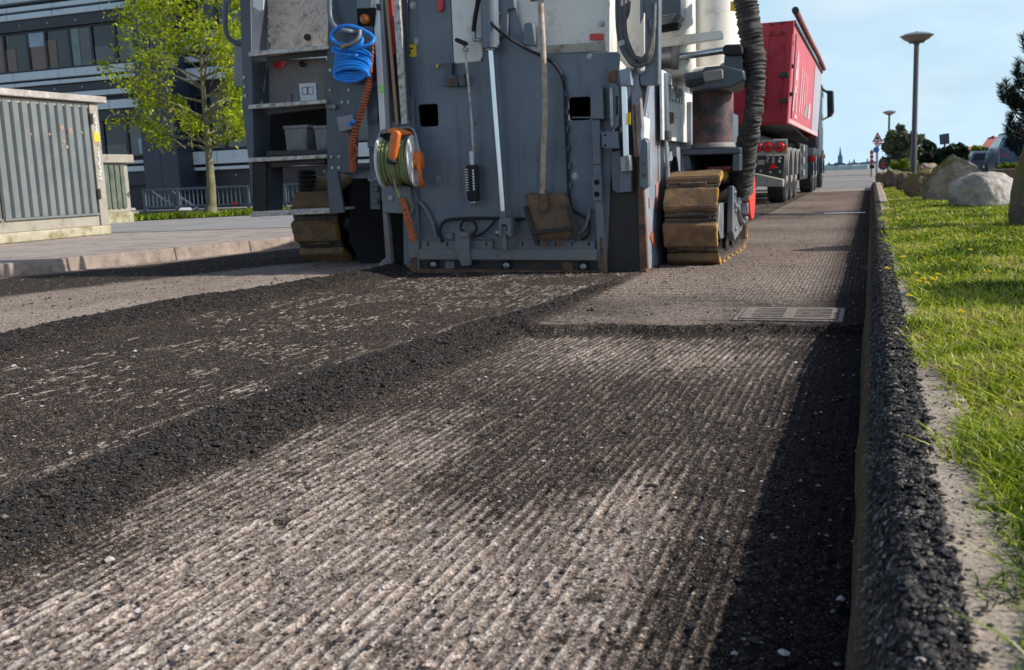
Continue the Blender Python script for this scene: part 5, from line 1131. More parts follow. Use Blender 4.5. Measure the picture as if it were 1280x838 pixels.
# ================================================================== RIGHT VERGE
def boulder_mat(name, stops, moss=0.0, scale=3.0):
    m, t, b = new_mat(name); l = t.links.new; c = N(t, 'ShaderNodeTexCoord')
    n = N(t, 'ShaderNodeTexNoise', Scale=scale, Detail=10.0, Roughness=.68); l(c.outputs['Object'], n.inputs['Vector'])
    r = ramp(t, stops); l(n.outputs['Fac'], r.inputs[0]); last = r.outputs[0]
    sp_ = N(t, 'ShaderNodeTexNoise', Scale=60.0, Detail=4.0, Roughness=.7); l(c.outputs['Object'], sp_.inputs['Vector'])
    rs_ = ramp(t, [(.35, (.55,.55,.55)), (.65, (1.1,1.1,1.1))]); l(sp_.outputs['Fac'], rs_.inputs[0])
    mu = N(t, 'ShaderNodeMix', data_type='RGBA', blend_type='MULTIPLY'); mu.inputs[0].default_value = .6; l(last, mu.inputs[6]); l(rs_.outputs[0], mu.inputs[7]); last = mu.outputs[2]
    if moss:
        g = N(t, 'ShaderNodeNewGeometry'); s = N(t, 'ShaderNodeSeparateXYZ'); l(g.outputs['Normal'], s.inputs[0])
        n2 = N(t, 'ShaderNodeTexNoise', Scale=4.0, Detail=8.0, Roughness=.7); l(c.outputs['Object'], n2.inputs['Vector'])
        # moss likes the upper faces turned to the left
        d1 = N(t, 'ShaderNodeMath', operation='MULTIPLY_ADD'); d1.inputs[1].default_value = -.55; l(s.outputs['X'], d1.inputs[0]); l(s.outputs['Z'], d1.inputs[2])
        d2 = N(t, 'ShaderNodeMath', operation='MULTIPLY_ADD'); d2.inputs[1].default_value = 1.8; d2.inputs[2].default_value = -1.35+moss*.5; l(n2.outputs['Fac'], d2.inputs[0])
        d3 = N(t, 'ShaderNodeMath', operation='ADD'); l(d1.outputs[0], d3.inputs[0]); l(d2.outputs[0], d3.inputs[1])
        k = N(t, 'ShaderNodeMapRange'); k.inputs[1].default_value = .1; k.inputs[2].default_value = .55; l(d3.outputs[0], k.inputs[0])
        x = N(t, 'ShaderNodeMix', data_type='RGBA'); x.inputs[7].default_value = (.17, .14, .02, 1); l(k.outputs[0], x.inputs[0]); l(last, x.inputs[6]); last = x.outputs[2]
    l(last, b.inputs['Base Color']); b.inputs['Roughness'].default_value = .88
    bp = N(t, 'ShaderNodeBump', Strength=.7, Distance=.03); l(sp_.outputs['Fac'], bp.inputs['Height'])
    bp2 = N(t, 'ShaderNodeBump', Strength=.8, Distance=.08); l(n.outputs['Fac'], bp2.inputs['Height']); l(bp.outputs[0], bp2.inputs['Normal']); l(bp2.outputs[0], b.inputs['Normal'])
    return m
ROCK = [(.3, (.22,.185,.155)), (.45, (.52,.46,.395)), (.62, (.68,.62,.55)), (.8, (.75,.70,.63))]
BROWN = [(.25, (.12,.072,.048)), (.5, (.27,.17,.115)), (.75, (.42,.31,.23))]
DARKR = [(.25, (.075,.07,.066)), (.5, (.17,.16,.148)), (.75, (.29,.27,.245))]
TANR = [(.25, (.22,.17,.12)), (.5, (.40,.31,.22)), (.75, (.55,.45,.34))]
MT['rk1'] = boulder_mat('pale_granite', ROCK, 0); MT['rk2'] = boulder_mat('mossy_granite', [(.3,(.18,.13,.095)),(.5,(.48,.385,.30)),(.7,(.66,.56,.46))], .34)
MT['rk3'] = boulder_mat('brown_granite', BROWN, .12); MT['rk4'] = boulder_mat('dark_granite', DARKR, .14); MT['rk5'] = boulder_mat('tan_granite', TANR, 0)
def boulder(c, hx, hy, hz, seed, mat, label, cuts=5, shape=None, group='boulders along the lawn', box=.78):
    rr = random.Random(seed); bm = bmesh.new(); bmesh.ops.create_icosphere(bm, subdivisions=5, radius=1)
    planes = [(Vector((rr.uniform(-1,1), rr.uniform(-1,1), rr.uniform(-.3,1))).normalized(), rr.uniform(.70,.90)) for _ in range(cuts)]
    off = Vector((seed*3.1, seed*1.7, 0))
    for v in bm.verts:
        p = v.co.copy()
        for n, d in planes:
            e = p.dot(n)-d
            if e > 0: p -= n*e*.8
        p = Vector([math.copysign(abs(c)**box, c) for c in p])
        if shape: p = shape(p)
        p = p*(1+.13*mnoise.fractal(p*1.1+off, 1, 2, 3)+.055*mnoise.fractal(p*3.2+off, .9, 2, 5)+.014*mnoise.fractal(p*12+off, 1, 2, 3))
        if p.z < -.75: p.z = -.75
        v.co = Vector((p.x*hx, p.y*hy, (p.z+.70)*hz/1.6))
    me = bpy.data.meshes.new('boulder'); bm.to_mesh(me); bm.free()
    me.polygons.foreach_set('use_smooth', [True]*len(me.polygons)); me.materials.append(MT[mat])
    o = bpy.data.objects.new('boulder', me); COL.objects.link(o); o.location = c
    return tag(o, label, 'boulder', group)
def bpos(xl, xr, yb, z=.17, push=0):
    a = G((xl+xr)/2, yb, z); wdt = (G(xr, yb, z)-G(xl, yb, z)).x; a.y += push; a.z -= .02; return a, abs(wdt)
def put(xl, xr, yt, yb, seed, mat, label, cuts=5, shape=None, z=.17, dep=.8, group='boulders along the lawn'):
    a, wdt = bpos(xl, xr, yb, z); ht = P(0, 0, 1)
    hz = P((xl+xr)/2, yt, a.y+.2).z-a.z; hx = wdt/2*1.03; a.y += hx*dep*.8
    return boulder(a, hx, hx*dep, hz*1.02, seed, mat, label, cuts, shape, group)
put(1186, 1270, 219, 262, 4, 'rk1', 'pale grey rounded boulder on the lawn, nearest of the row', 4, lambda p: Vector((p.x, p.y, p.z*(1+.06*p.x))))
put(1154, 1232, 199, 252, 9, 'rk2', 'largest boulder of the row, with yellow moss on its top left', 4, lambda p: Vector((p.x*(1-.16*p.z)+.10*p.z, p.y*(1-.12*p.z), p.z*(1-.10*p.x))))
put(1130, 1172, 216, 245, 14, 'rk3', 'reddish brown boulder just left of the largest mossy one', 4, lambda p: Vector((p.x, p.y, p.z*(1+.3*p.x))))
put(1119, 1146, 216, 238, 17, 'rk4', 'dark brown boulder in the middle of the row with a mossy top', 4, z=.13)
put(1102, 1136, 214, 234, 23, 'rk4', 'low grey flat boulder second from the far end of the row', 5, z=.12)
put(1094, 1110, 216, 228, 27, 'rk3', 'small mossy boulder at the far end of the row near the sign posts', 4, z=.11)
put(1143, 1176, 207, 232, 31, 'rk5', 'sunlit tan boulder peeping over the row behind the brown ones', 4, z=.12)
# standing stone at the frame edge
a = G(1348, 289, .17); a.y += .35
boulder(a, .42, .34, 1.22, 41, 'rk4', 'tall standing stone at the edge of the lawn, dark grey brown', 5, lambda p: Vector((p.x*(1-.16*p.z)+.20*p.z, p.y*(1-.2*p.z), p.z)), None, .5)
o = boulder((1.72, 4.95, .14), .50, .46, .95, 47, 'rk1', 'grey boulder on the lawn nearest to the camera', 4)
# dandelions
MT['dand'] = rough_mat('dandelion_yellow', (.88, .70, .02), .6, var=.15, bump=0); MT['stalk'] = rough_mat('stalk_green', (.12,.2,.03), .6, bump=0)
def dandelion(x, y, s, k):
    z = float(lawn_h(np.array([x]), np.array([y]))[0]); t = bpy.data.objects.new('dandelion', None)
    COL.objects.link(t); t.location = (x, y, z); tag(t, 'small yellow dandelion flower in the short grass of the verge', 'flower', 'dandelions in the lawn')
    MB().tube([(x, y, z-.01), (x+.004, y, z+.035*s)], .0022, 5).build('stem', 'stalk', t)
    f = MB(); rr = random.Random(k)
    for ring, (r0, hh, nn) in enumerate(((.019, .004, 16), (.013, .009, 12), (.007, .012, 8))):
        for q in range(nn):
            a = 6.283*q/nn+ring*.2+rr.uniform(-.1,.1); d = Vector((math.cos(a), math.sin(a), 0)); sd_ = Vector((-d.y, d.x, 0))*.0032*s; c = Vector((x+.004, y, z+.035*s))
            f.add([c-sd_*.4, c+sd_*.4, c+d*r0*s+Vector((0,0,hh*s))+sd_, c+d*r0*s+Vector((0,0,hh*s))-sd_], [(0,1,2,3)])
    f.build('flower_head', 'dand', t)
for k, (px, py) in enumerate(((1110,266),(1121,265),(1108,278),(1120,279),(1129,321),(1145,343),(1153,350),(1163,350),(1171,346),(1166,352),(1183,362),(1158,356),(1148,353),(1127,322),(1140,300),(1168,310),(1190,330),(1212,318),(1235,345),(1135,372),(1200,395),(1158,290),(1180,300),(1222,300))):
    g = G(px, py, TOP+.02); dandelion(g.x, g.y, .75+.03*g.y, k)
g = G(1108, 343, TOP); dandelion(g.x, g.y, 1.0, 77)
# lamp posts
MT['pole'] = rough_mat('brown_grey_pole', (.10,.09,.092), .45, var=.12, scale=3, bump=.03); MT['lampg'] = rough_mat('lamp_hood', (.20,.24,.25), .4, var=.08, bump=0); MT['lampu'] = rough_mat('lamp_underside', (.30,.22,.18), .6, var=.08, bump=0)
def lamp_post(pxb, Y, zbase, label):
    b = P(pxb, 222, Y); b.z = zbase; Ht = 5.42
    t = thing('street_lamp', b, label, 'street lamp', 'street lamps along the verge')
    MB().cyl(b, b+Vector((0,0,1.2)), .115, 20).cyl(b+Vector((0,0,1.2)), b+Vector((0,0,Ht-.42)), .098, 20, .092).build('pole', 'pole', t)
    MB().lathe([(.11,Ht-.42),(.11,Ht-.36),(.27,Ht-.36),(.28,Ht-.33),(.08,Ht-.32)], b, (0,0,1), 24).build('neck', 'pole', t)
    MB().lathe([(.10,Ht-.31),(.27,Ht-.325),(.45,Ht-.23),(.575,Ht-.11)], b, (0,0,1), 36).build('reflector', 'lampu', t)
    MB().lathe([(.595,Ht-.115),(.60,Ht-.10),(.42,Ht-.02),(.2,Ht+.02),(.06,Ht+.035),(.05,Ht+.06),(.001,Ht+.062)], b, (0,0,1), 36).build('hood', 'lampg', t)
    return t
lamp_post(1141.5, 41, .1, 'nearer and taller looking street lamp with saucer shaped hood on a brown pole')
lamp_post(1110, 98, .0, 'farther street lamp with saucer hood, beside the triangular road sign')
# traffic signs
def sign_post(px, ytop, Y, w_): 
    a = P(px, ytop, Y); return MB().cyl((a.x, a.y, .0), a, w_, 12)
MT['signred'] = rough_mat('sign_red', (.50,.03,.04), .5, var=.1, bump=0); MT['signblue'] = rough_mat('sign_blue', (.03,.17,.45), .5, var=.1, bump=0)
Ys = 62.0; b_ = P(1097, 215, Ys)
t = thing('road_sign', (b_.x, b_.y, 0), 'triangular red and white warning sign above a small blue disc on a grey post', 'road sign')
sign_post(1097, 167, Ys, .075).build('post', rough_mat('galvanised_post', (.32,.33,.34), .5, metal=.4, var=.1, bump=0), t); MT['galv'] = bpy.data.materials['galvanised_post']
def tri(pts, Y, d, name, mat): return MB().px(pts, Y, d).build(name, mat, t, .01)
tri([(1090,178),(1104,177.5),(1097,165)], Ys-.14, .03, 'warning_triangle', 'signred'); tri([(1092.6,176.4),(1101.4,176.2),(1097,168.4)], Ys-.15, .01, 'triangle_face', 'whitep')
MB().px([(1095.6,171.5),(1098.4,171.5),(1099.2,174.6),(1094.8,174.6)], Ys-.16, .008).build('warning_symbol', 'black', t)
tri([(1091.5,178.8),(1102.5,178.5),(1097,185)], Ys-.14, .03, 'yield_triangle', 'signred'); tri([(1093.8,179.9),(1100.2,179.7),(1097,183.4)], Ys-.15, .01, 'yield_face', 'whitep')
c = P(1095.2, 187.5, Ys-.14); MB().lathe([(.17,0),(.17,.03),(.001,.031)], c, (0,-1,0), 24).build('blue_disc', 'signblue', t)
Y2 = 60.0; b_ = P(1089.6, 220, Y2)
t = thing('marker_post', (b_.x, b_.y, 0), 'slim black marker post with red chevron boards, left of the triangular sign', 'marker post')
sign_post(1089.6, 187, Y2, .035).build('post', 'pole', t)
for k in range(3): MB().px([(1087.4,189+k*5.2),(1092,188.8+k*5.2),(1092,193+k*5.2),(1087.4,193.2+k*5.2)], Y2-.1, .03).build('red_board', 'signred', t, .01)
MB().px([(1087,206),(1093,206),(1093,211),(1087,211)], Y2-.1, .06).build('lamp_head', 'black', t, .01)
Y3 = 66.0; b_ = P(1104, 212, Y3)
t = thing('chevron_sign', (b_.x, b_.y, 0), 'small round dark red chevron sign right of the triangular sign post', 'road sign')
sign_post(1104.5, 200, Y3, .04).build('post', 'galv', t)
c = P(1104, 206.5, Y3-.1); MB().lathe([(.30,0),(.30,.03),(.001,.031)], c, (0,-1,0), 20).build('disc', 'skirt', t)
MB().px([(1101.5,204),(1104,202.5),(1106.5,204),(1106.5,206),(1104,204.5),(1101.5,206)], Y3-.15, .02).px([(1101.5,208),(1104,206.5),(1106.5,208),(1106.5,210),(1104,208.5),(1101.5,210)], Y3-.15, .02).build('chevron', 'signred', t)
Y4 = 55.0; b_ = P(1180, 215, Y4)
t = thing('notice_board', (b_.x, b_.y, .1), 'dark square notice board on a post rising above the dark shrubs', 'notice board')
sign_post(1181, 178, Y4, .05).build('post', 'pole', t)
MB().px([(1174,168.5),(1186.5,166.5),(1187,180),(1175,181)], Y4-.1, .08).build('board', 'cabblue', t, .02)
b = MB()
for q in range(5): b.px([(1175.5,170+q*2.2),(1185.5,168.6+q*2.2),(1185.5,169.4+q*2.2),(1175.5,170.8+q*2.2)], Y4-.115, .01)
b.build('board_line', rough_mat('board_grey', (.10,.13,.17), .5, bump=0), t)
# ------------------------------------------------------------------ foliage
def leaf_cloud(centres, radii, n, size, aspect=1.7, droop=0.0, shell=.35):
    c = np.array(centres, float); r = np.array(radii, float); k = rng.choice(len(c), n, p=(r**2.2)/(r**2.2).sum())
    d = rng.normal(size=(n, 3)); d /= np.linalg.norm(d, axis=1)[:, None]; rad = rng.uniform(shell, 1, n)**.6
    p = c[k]+d*rad[:, None]*r[k][:, None]
    nrm = d+rng.normal(scale=.7, size=(n, 3)); nrm[:, 2] += .25; nrm /= np.linalg.norm(nrm, axis=1)[:, None]
    u = np.cross(nrm, rng.normal(size=(n, 3))); u /= np.linalg.norm(u, axis=1)[:, None]; v = np.cross(nrm, u)
    s = size*rng.uniform(.6, 1.25, n)[:, None]
    V = np.stack([p-u*s*aspect*.5, p+v*s*.5, p+u*s*aspect*.5-np.array([0,0,droop])*s, p-v*s*.5], 1).reshape(-1, 3)
    tone = np.clip(rng.normal(.45, .18, n)+.25*(rng.random(len(c))[k]-.5), 0, 1)
    return V, np.arange(n*4).reshape(-1, 4), np.repeat(tone, 4)
def foliage(name, V, Fc, tone, mat, parent):
    V = V-np.array(wloc(parent))[None]; o = fast_mesh(name, V, Fc, MT[mat], {'tone': tone}, False); o.parent = parent; return o
MT['lf_spring'] = leaf_mat('spring_leaves', [(0,(.09,.14,.01)),(.4,(.28,.37,.014)),(.75,(.56,.60,.025)),(.92,(.60,.45,.04)),(1,(.45,.20,.04))], .5)
MT['lf_dark'] = leaf_mat('dark_evergreen', [(0,(.008,.016,.010)),(.5,(.025,.045,.024)),(1,(.06,.09,.045))], .15, .55)
MT['lf_olive'] = leaf_mat('olive_leaves', [(0,(.05,.06,.035)),(.5,(.13,.15,.08)),(1,(.26,.28,.14))], .35)
MT['lf_needle'] = leaf_mat('pine_needles', [(0,(.004,.010,.010)),(.5,(.012,.026,.022)),(1,(.035,.06,.045))], .1, .5)
MT['lf_lime'] = leaf_mat('lime_leaves', [(0,(.10,.14,.02)),(.5,(.24,.30,.03)),(1,(.42,.46,.06))], .4)
def spray(mb, base, tip, r0, rr, lv, out, spread=.5):
    """branch with child branches; tips collected in out"""
    base, tip = Vector(base), Vector(tip); mid = base.lerp(tip, .5)+Vector((rr.uniform(-1,1), rr.uniform(-1,1), rr.uniform(-.2,.6)))*(tip-base).length*.08
    pts = smooth([base, mid, tip], 4); mb.tube(pts, [r0*(1-.7*i/(len(pts)-1)) for i in range(len(pts))], 6 if lv else 8)
    out.append((tip, lv))
    if lv > 0:
        for q in range(3 if lv > 1 else 2):
            f_ = rr.uniform(.35, .9); b = base.lerp(tip, f_); L_ = (tip-base).length*rr.uniform(.4, .62)
            d = ((tip-base).normalized()+Vector((rr.uniform(-1,1), rr.uniform(-1,1), rr.uniform(-.3,.8)))*spread*1.3).normalized()
            out.append((b.lerp(b+d*L_, .55), lv-1)); spray(mb, b, b+d*L_, r0*.5, rr, lv-1, out, spread)
# street tree on the left
tb = G(264, 269, .25); Yt = tb.y
t = thing('street_tree', tb, 'young street tree in fresh yellow-green leaf before the dark office building', 'tree')
rr = random.Random(5); tk_ = MB(); tips = []
top = P(247, -45, Yt)
axis_pts = [tb+Vector((0,0,-.1)), P(264,235,Yt), P(261,195,Yt), P(257,150,Yt), P(253,100,Yt), P(250,40,Yt), top]
pts = smooth(axis_pts, 5); tk_.tube(pts, [.125-.112*(i/(len(pts)-1))**.7 for i in range(len(pts))], 12)
tk_.lathe([(.20,-.1),(.15,.05),(.125,.2)], tb, (0,0,1), 12)
hts = [(188,-58,-6),(185,42,4),(178,-92,0),(170,60,2),(160,-110,8),(155,48,4),(148,-96,12),(140,45,6),(128,-88,10),(122,46,6),(112,-100,18),(100,-80,16),(96,50,8),(84,44,8),(76,-84,22),(62,-66,20),(58,48,14),(40,-60,24),(34,44,18),(18,-54,24),(8,38,20),(-8,-40,24),(-20,30,20)]
for (y, dx, up) in hts:
    k = min(max((188-y)/(188+45), 0), 1); xb = 260-13*k; b = P(xb, y, Yt)
    e = P(xb+dx*rr.uniform(.76,.95), y-up-rr.uniform(2,12), Yt+rr.uniform(-1.0,1.0)); spray(tk_, b, e, .038-.020*k, rr, 2, tips, .5)
    # branches towards and away from the viewer
    a = rr.uniform(0, 6.28); L_ = abs(dx)*.024; e = b+Vector((math.cos(a)*L_*.6, math.sin(a)*L_, L_*.35)); spray(tk_, b, e, .028-.015*k, rr, 2, tips, .6)
tk_.build('trunk', 'trunk', t)
cs = [p for p, l_ in tips]; rs_ = [.15+.10*rr.random() for _ in cs]
foliage('crown', *leaf_cloud(cs, rs_, 10500, .062, 1.35, .2, .1), 'lf_spring', t)
# pine at the right edge
Yp = 17.0; pb = P(1325, 240, Yp); pb.z = .05
t = thing('pine_tree', pb, 'dark pine with upright needle tufts at the edge of the lawn, behind the standing stone', 'pine tree')
tk_ = MB(); tk_.tube(smooth([pb, pb+Vector((.05,0,1.4)), pb+Vector((-.05,0,3.2)), pb+Vector((0,0,4.8))], 4), [.13-.1*i/12 for i in range(13)], 10)
rr = random.Random(11); tuft = []
spec = [(1312,72,1281,62),(1316,100,1276,92),(1318,118,1274,108),(1316,140,1254,122),(1312,160,1262,128),(1316,166,1270,140),(1318,180,1268,158),(1316,196,1272,172),(1320,208,1270,186),(1322,130,1268,132),(1318,60,1295,40),(1318,50,1330,20),(1330,100,1380,80),(1330,140,1390,120),(1330,180,1385,165),(1318,190,1266,170),(1316,215,1274,196)]
for (x0,y0,x1,y1) in spec:
    b, e = P(x0,y0,Yp), P(x1,y1+6,Yp+rr.uniform(-.5,.5)); pts = smooth([b, b.lerp(e,.5)+Vector((0,0,-.05)), e], 5); tk_.tube(pts, [.035-.022*i/(len(pts)-1) for i in range(len(pts))], 6)
    for q in range(7):
        f_ = .3+.7*q/6; c = b.lerp(e, f_)+Vector((rr.uniform(-.10,.10), rr.uniform(-.15,.15), rr.uniform(0,.08))); tuft.append((c, Vector((rr.uniform(-.5,.5)-.15, rr.uniform(-.5,.5), 1)).normalized(), rr.uniform(.16,.30)))
    tuft.append((e, Vector((-.2,0,1)).normalized(), .28))
tk_.build('trunk', 'trunk_dark', t)
Vn = []
for c, d, Lc in tuft:
    nn = 130; s = rng.random(nn); base = np.array(c)[None]+np.array(d)[None]*(s*Lc)[:, None]
    dr = rng.normal(size=(nn, 3)); dr -= np.array(d)[None]*(dr@np.array(d))[:, None]; dr /= np.linalg.norm(dr, axis=1)[:, None]; dr = dr*.75+np.array(d)[None]*.75
    nl = rng.uniform(.07, .11, nn)[:, None]; w2 = np.cross(dr, rng.normal(size=(nn, 3))); w2 /= np.linalg.norm(w2, axis=1)[:, None]; w2 *= .0042
    Vn.append(np.stack([base-w2, base+w2, base+dr*nl+w2*.3, base+dr*nl-w2*.3], 1).reshape(-1, 3))
Vn = np.concatenate(Vn); foliage('crown', Vn, np.arange(len(Vn)).reshape(-1, 4), np.repeat(np.clip(rng.normal(.45,.25,len(Vn)//4),0,1), 4), 'lf_needle', t)
pine2 = copy_thing(t, (6.3, 27.5, .05), 1.2); pine2['label'] = 'dark pine behind the boulders, beyond the right edge of the picture, shading the lane'
def bush(name, label, cat, blobs, Y, n, size, mat, trunk_px=None, dy=.8):
    cs, rs_ = [], []; rr = random.Random(len(blobs)+int(Y))
    for (x, y, rp) in blobs:
        c = P(x, y, Y+rr.uniform(-dy, dy)); r = (P(x+rp, y, Y)-P(x, y, Y)).length
        for q in range(6):
            d = Vector((rr.gauss(0,1), rr.gauss(0,1), rr.gauss(0,1))).normalized()*r*rr.uniform(.2,.85); cs.append(c+d); rs_.append(r*rr.uniform(.3,.6))
    b = P(blobs[0][0] if trunk_px is None else trunk_px, 215, Y); t = thing(name, (b.x, b.y, .05), label, cat)
    tb_ = MB(); base = Vector((b.x, b.y, .0)); ctr = sum(cs, Vector())/len(cs)
    tb_.tube(smooth([base, base.lerp(ctr, .5), ctr], 4), [.10, .09, .08, .07, .06, .055, .05, .045, .04], 8)
    for c in cs[::4]: tb_.tube([base.lerp(ctr, .45), base.lerp(c, .75), c], [.05, .03, .015], 6)
    tb_.build('trunk', 'trunk_dark', t); foliage('crown', *leaf_cloud(cs, rs_, n, size), mat, t); return t
bush('roadside_tree', 'loose olive green tree behind the nearer street lamp', 'tree', [(1125,163,12),(1118,175,14),(1132,178,15),(1112,186,12),(1125,195,16),(1140,170,9),(1150,176,8),(1155,186,8),(1144,192,12),(1110,202,10),(1130,206,14)], 72, 3600, .26, 'lf_olive', 1124, 1.5)
bush('dark_shrub', 'broad dark evergreen shrub below the square notice board', 'shrub', [(1165,190,11),(1180,192,13),(1195,190,12),(1160,200,11),(1176,202,13),(1192,202,13),(1205,198,8),(1200,184,6),(1160,182,6),(1207,188,5)], 44, 6500, .16, 'lf_dark', 1180)
bush('lime_bush', 'low bright lime green bush between the lamp post and the dark shrub', 'bush', [(1120,208,7),(1130,207,7),(1148,206,8),(1158,207,6)], 60, 1500, .16, 'lf_lime', 1135)
bush('hedge_tree', 'dark green tree crown beside the red roofed house', 'tree', [(1258,176,8),(1268,174,9),(1278,178,9),(1250,182,6)], 70, 2500, .26, 'lf_olive', 1262)
bush('garden_bush', 'small yellowish bush before the red roofed house', 'bush', [(1218,186,5),(1226,188,6),(1236,190,6)], 80, 900, .24, 'lf_lime', 1226)
bush('planter_shrub', 'low bright green clipped shrub in front of the blue car', 'shrub', [(1250,210,5),(1258,209,6),(1266,208,6),(1274,208,6)], 33, 2200, .06, 'lf_lime', 1262, .2)
# planter wall under the clipped shrub
a, b_ = P(1243,214,33), P(1290,212,33)
t = thing('planter_wall', (a.x, 33, .0), 'low reddish brown planter wall in front of the parked cars', 'planter')
MB().box((a.x, 32.7, .0), (b_.x+1.5, 33.3, a.z)).build('wall', rough_mat('brick_brown', (.22,.12,.08), .85, var=.2, scale=4, bump=.3), t, .02)
MB().box((a.x-.03, 32.67, a.z), (b_.x+1.53, 33.33, a.z+.06)).build('coping', 'kerbstone', t, .01)
# ------------------------------------------------------------------ parked cars
MT['glass'] = rough_mat('car_glass', (.010,.013,.016), .12, var=.1, bump=0, spec=.25); MT['rubber'] = MT['tyre']
def car(c, rz, paint, label, scale=1.0):
    t = thing('parked_car', c, label, 'car', 'cars parked beyond the boulders'); t.rotation_euler = (0, 0, rz); t.scale = (scale,)*3
    pm = rough_mat('car_paint', paint, .3, metal=.0, var=.06, bump=0)
    def loc(mb, name, mat, bevel=0.0, par=None):
        o = MB(); o.v = mb.v; o.f = mb.f; me = bpy.data.meshes.new(name); me.from_pydata([tuple(p) for p in mb.v], [], mb.f); bm = bmesh.new(); bm.from_mesh(me); bmesh.ops.recalc_face_normals(bm, faces=bm.faces[:]); bm.to_mesh(me); bm.free()
        me.polygons.foreach_set('use_smooth', [True]*len(me.polygons)); me.set_sharp_from_angle(angle=R_(40)); me.materials.append(MT[mat] if isinstance(mat, str) else mat)
        ob = bpy.data.objects.new(name, me); COL.objects.link(ob); ob.parent = par or t
        if bevel: b = ob.modifiers.new('edge', 'BEVEL'); b.width = bevel; b.segments = 3; b.limit_method = 'ANGLE'; b.angle_limit = R_(30)
        return ob
    # cross sections from tail to nose: y, bottom, belt, roof, half widths
    secs = [(-2.10,.34,.72,.74,.74,.78,.76),(-2.06,.26,.98,1.00,.78,.83,.78),(-1.95,.22,1.03,1.06,.80,.84,.78),(-1.66,.20,1.04,1.40,.80,.845,.62),(-1.3,.20,1.04,1.50,.80,.85,.60),(-.2,.20,1.03,1.52,.80,.85,.60),(.30,.20,1.02,1.43,.80,.85,.62),(.95,.20,1.00,1.03,.80,.84,.78),(1.6,.22,.90,.93,.79,.82,.74),(1.98,.26,.76,.80,.74,.78,.70),(2.10,.32,.56,.60,.66,.70,.64)]
    v = []; 
    for (y, z0, z1, z2, a, b1, c1_) in secs: v += [(-a,y,z0),(-b1,y,(z0+z1)/2),(-b1*.985,y,z1),(-c1_,y,z2),(c1_,y,z2),(b1*.985,y,z1),(b1,y,(z0+z1)/2),(a,y,z0)]
    m8 = len(secs); f8 = [(k*8+q, k*8+(q+1) % 8, (k+1)*8+(q+1) % 8, (k+1)*8+q) for k in range(m8-1) for q in range(8)]+[tuple(range(7,-1,-1)), tuple(range((m8-1)*8, m8*8))]
    loc(MB().add(v, f8), 'body', pm, .02)
    loc(MB().add([(-.70,-1.975,1.07),(.70,-1.975,1.07),(.57,-1.70,1.385),(-.57,-1.70,1.385)], [(0,1,2,3)]), 'rear_window', 'glass')
    loc(MB().add([(-.58,.93,1.08),(.58,.93,1.08),(.5,.30,1.425),(-.5,.30,1.425)], [(0,1,2,3)]), 'windscreen', 'glass')
    for s in (-1, 1):
        loc(MB().add([(s*.835,-1.60,1.075),(s*.822,.78,1.06),(s*.665,.26,1.41),(s*.655,-1.40,1.44)], [(0,1,2,3)]), 'side_window', 'glass')
        loc(MB().add([(s*.58,-2.12,.76),(s*.86,-2.08,.76),(s*.85,-1.98,1.03),(s*.62,-2.01,1.03)], [(0,1,2,3)]), 'tail_light', 'redlamp')
        loc(MB().lathe([(.02,-.1),(.04,-.09),(.07,0),(.05,.08)], (s*.93,.55,1.05), (0,1,0), 12), 'wing_mirror', pm)
        for yy in (-1.28, 1.28):
            w_ = loc(MB().lathe([(.2,-.1),(.29,-.1),(.31,-.07),(.31,.07),(.29,.1),(.2,.1)], (s*.74,yy,.31), (s,0,0), 28), 'wheel', 'rubber')
            loc(MB().lathe([(.2,.06),(.17,.04),(.05,.09),(.001,.09)], (s*.74,yy,.31), (s,0,0), 20), 'rim', 'steel', 0, w_)
    loc(MB().box((-.76,-2.14,.40),(.76,-2.05,.62)), 'bumper', pm, .03); loc(MB().box((-.26,-2.15,.66),(.26,-2.105,.77)), 'number_plate', 'whitep', .005)
    return t
c1 = P(1283, 222, 38); car((c1.x-.05, 40.3, .1), R_(2), (.035,.09,.15), 'blue parked car with a red tail light, half hidden by the pine and stones')
c2 = P(1225, 215, 56); car((c2.x+.3, 58, -.32), R_(2), (.02,.03,.042), 'dark parked car with pale roof edge, left of the blue car')
# ------------------------------------------------------------------ house with red roof
Yh = 120.0
t = thing('red_roofed_house', P(1240, 205, Yh)*1, 'distant house with a red tiled roof between the trees and the parked cars', 'house')
MB().px([(1229,184),(1262,182),(1262,215),(1229,215)], Yh, 6).build('wall', rough_mat('house_brick', (.30,.17,.13), .85, bump=0), t)
rf = MB(); a, b_, c, d = P(1226,186,Yh-.3), P(1265,184,Yh-.3), P(1258,171.5,Yh+4), P(1236,173,Yh+4)
rf.prism([a, b_, c, d], (0, .3, .12)); rf.build('roof', rough_mat('red_tiles', (.42,.13,.09), .8, var=.15, scale=3, bump=.2), t)
b = MB()
for x in (1234, 1243, 1252): b.px([(x,188),(x+4,188),(x+4,194),(x,194)], Yh-.05, .04)
b.build('window', 'glass', t)
MB().px([(1240,170),(1243,170),(1243,176),(1240,176)], Yh+3.5, .8).build('chimney', 'house_b' if 'house_b' in MT else 'rust', t)
Yh2 = 130.0
t = thing('low_red_house', P(1222, 200, Yh2)*1, 'low distant house with reddish roof left of the bigger red roofed house', 'house')
MB().px([(1206,188),(1229,187),(1229,215),(1206,215)], Yh2, 5).build('wall', rough_mat('house_tan', (.42,.32,.25), .85, bump=0), t)
MB().prism([P(1204,189,Yh2-.3), P(1231,188,Yh2-.3), P(1229,184,Yh2+3), P(1208,184.5,Yh2+3)], (0,.3,.1)).build('roof', bpy.data.materials['red_tiles'], t)
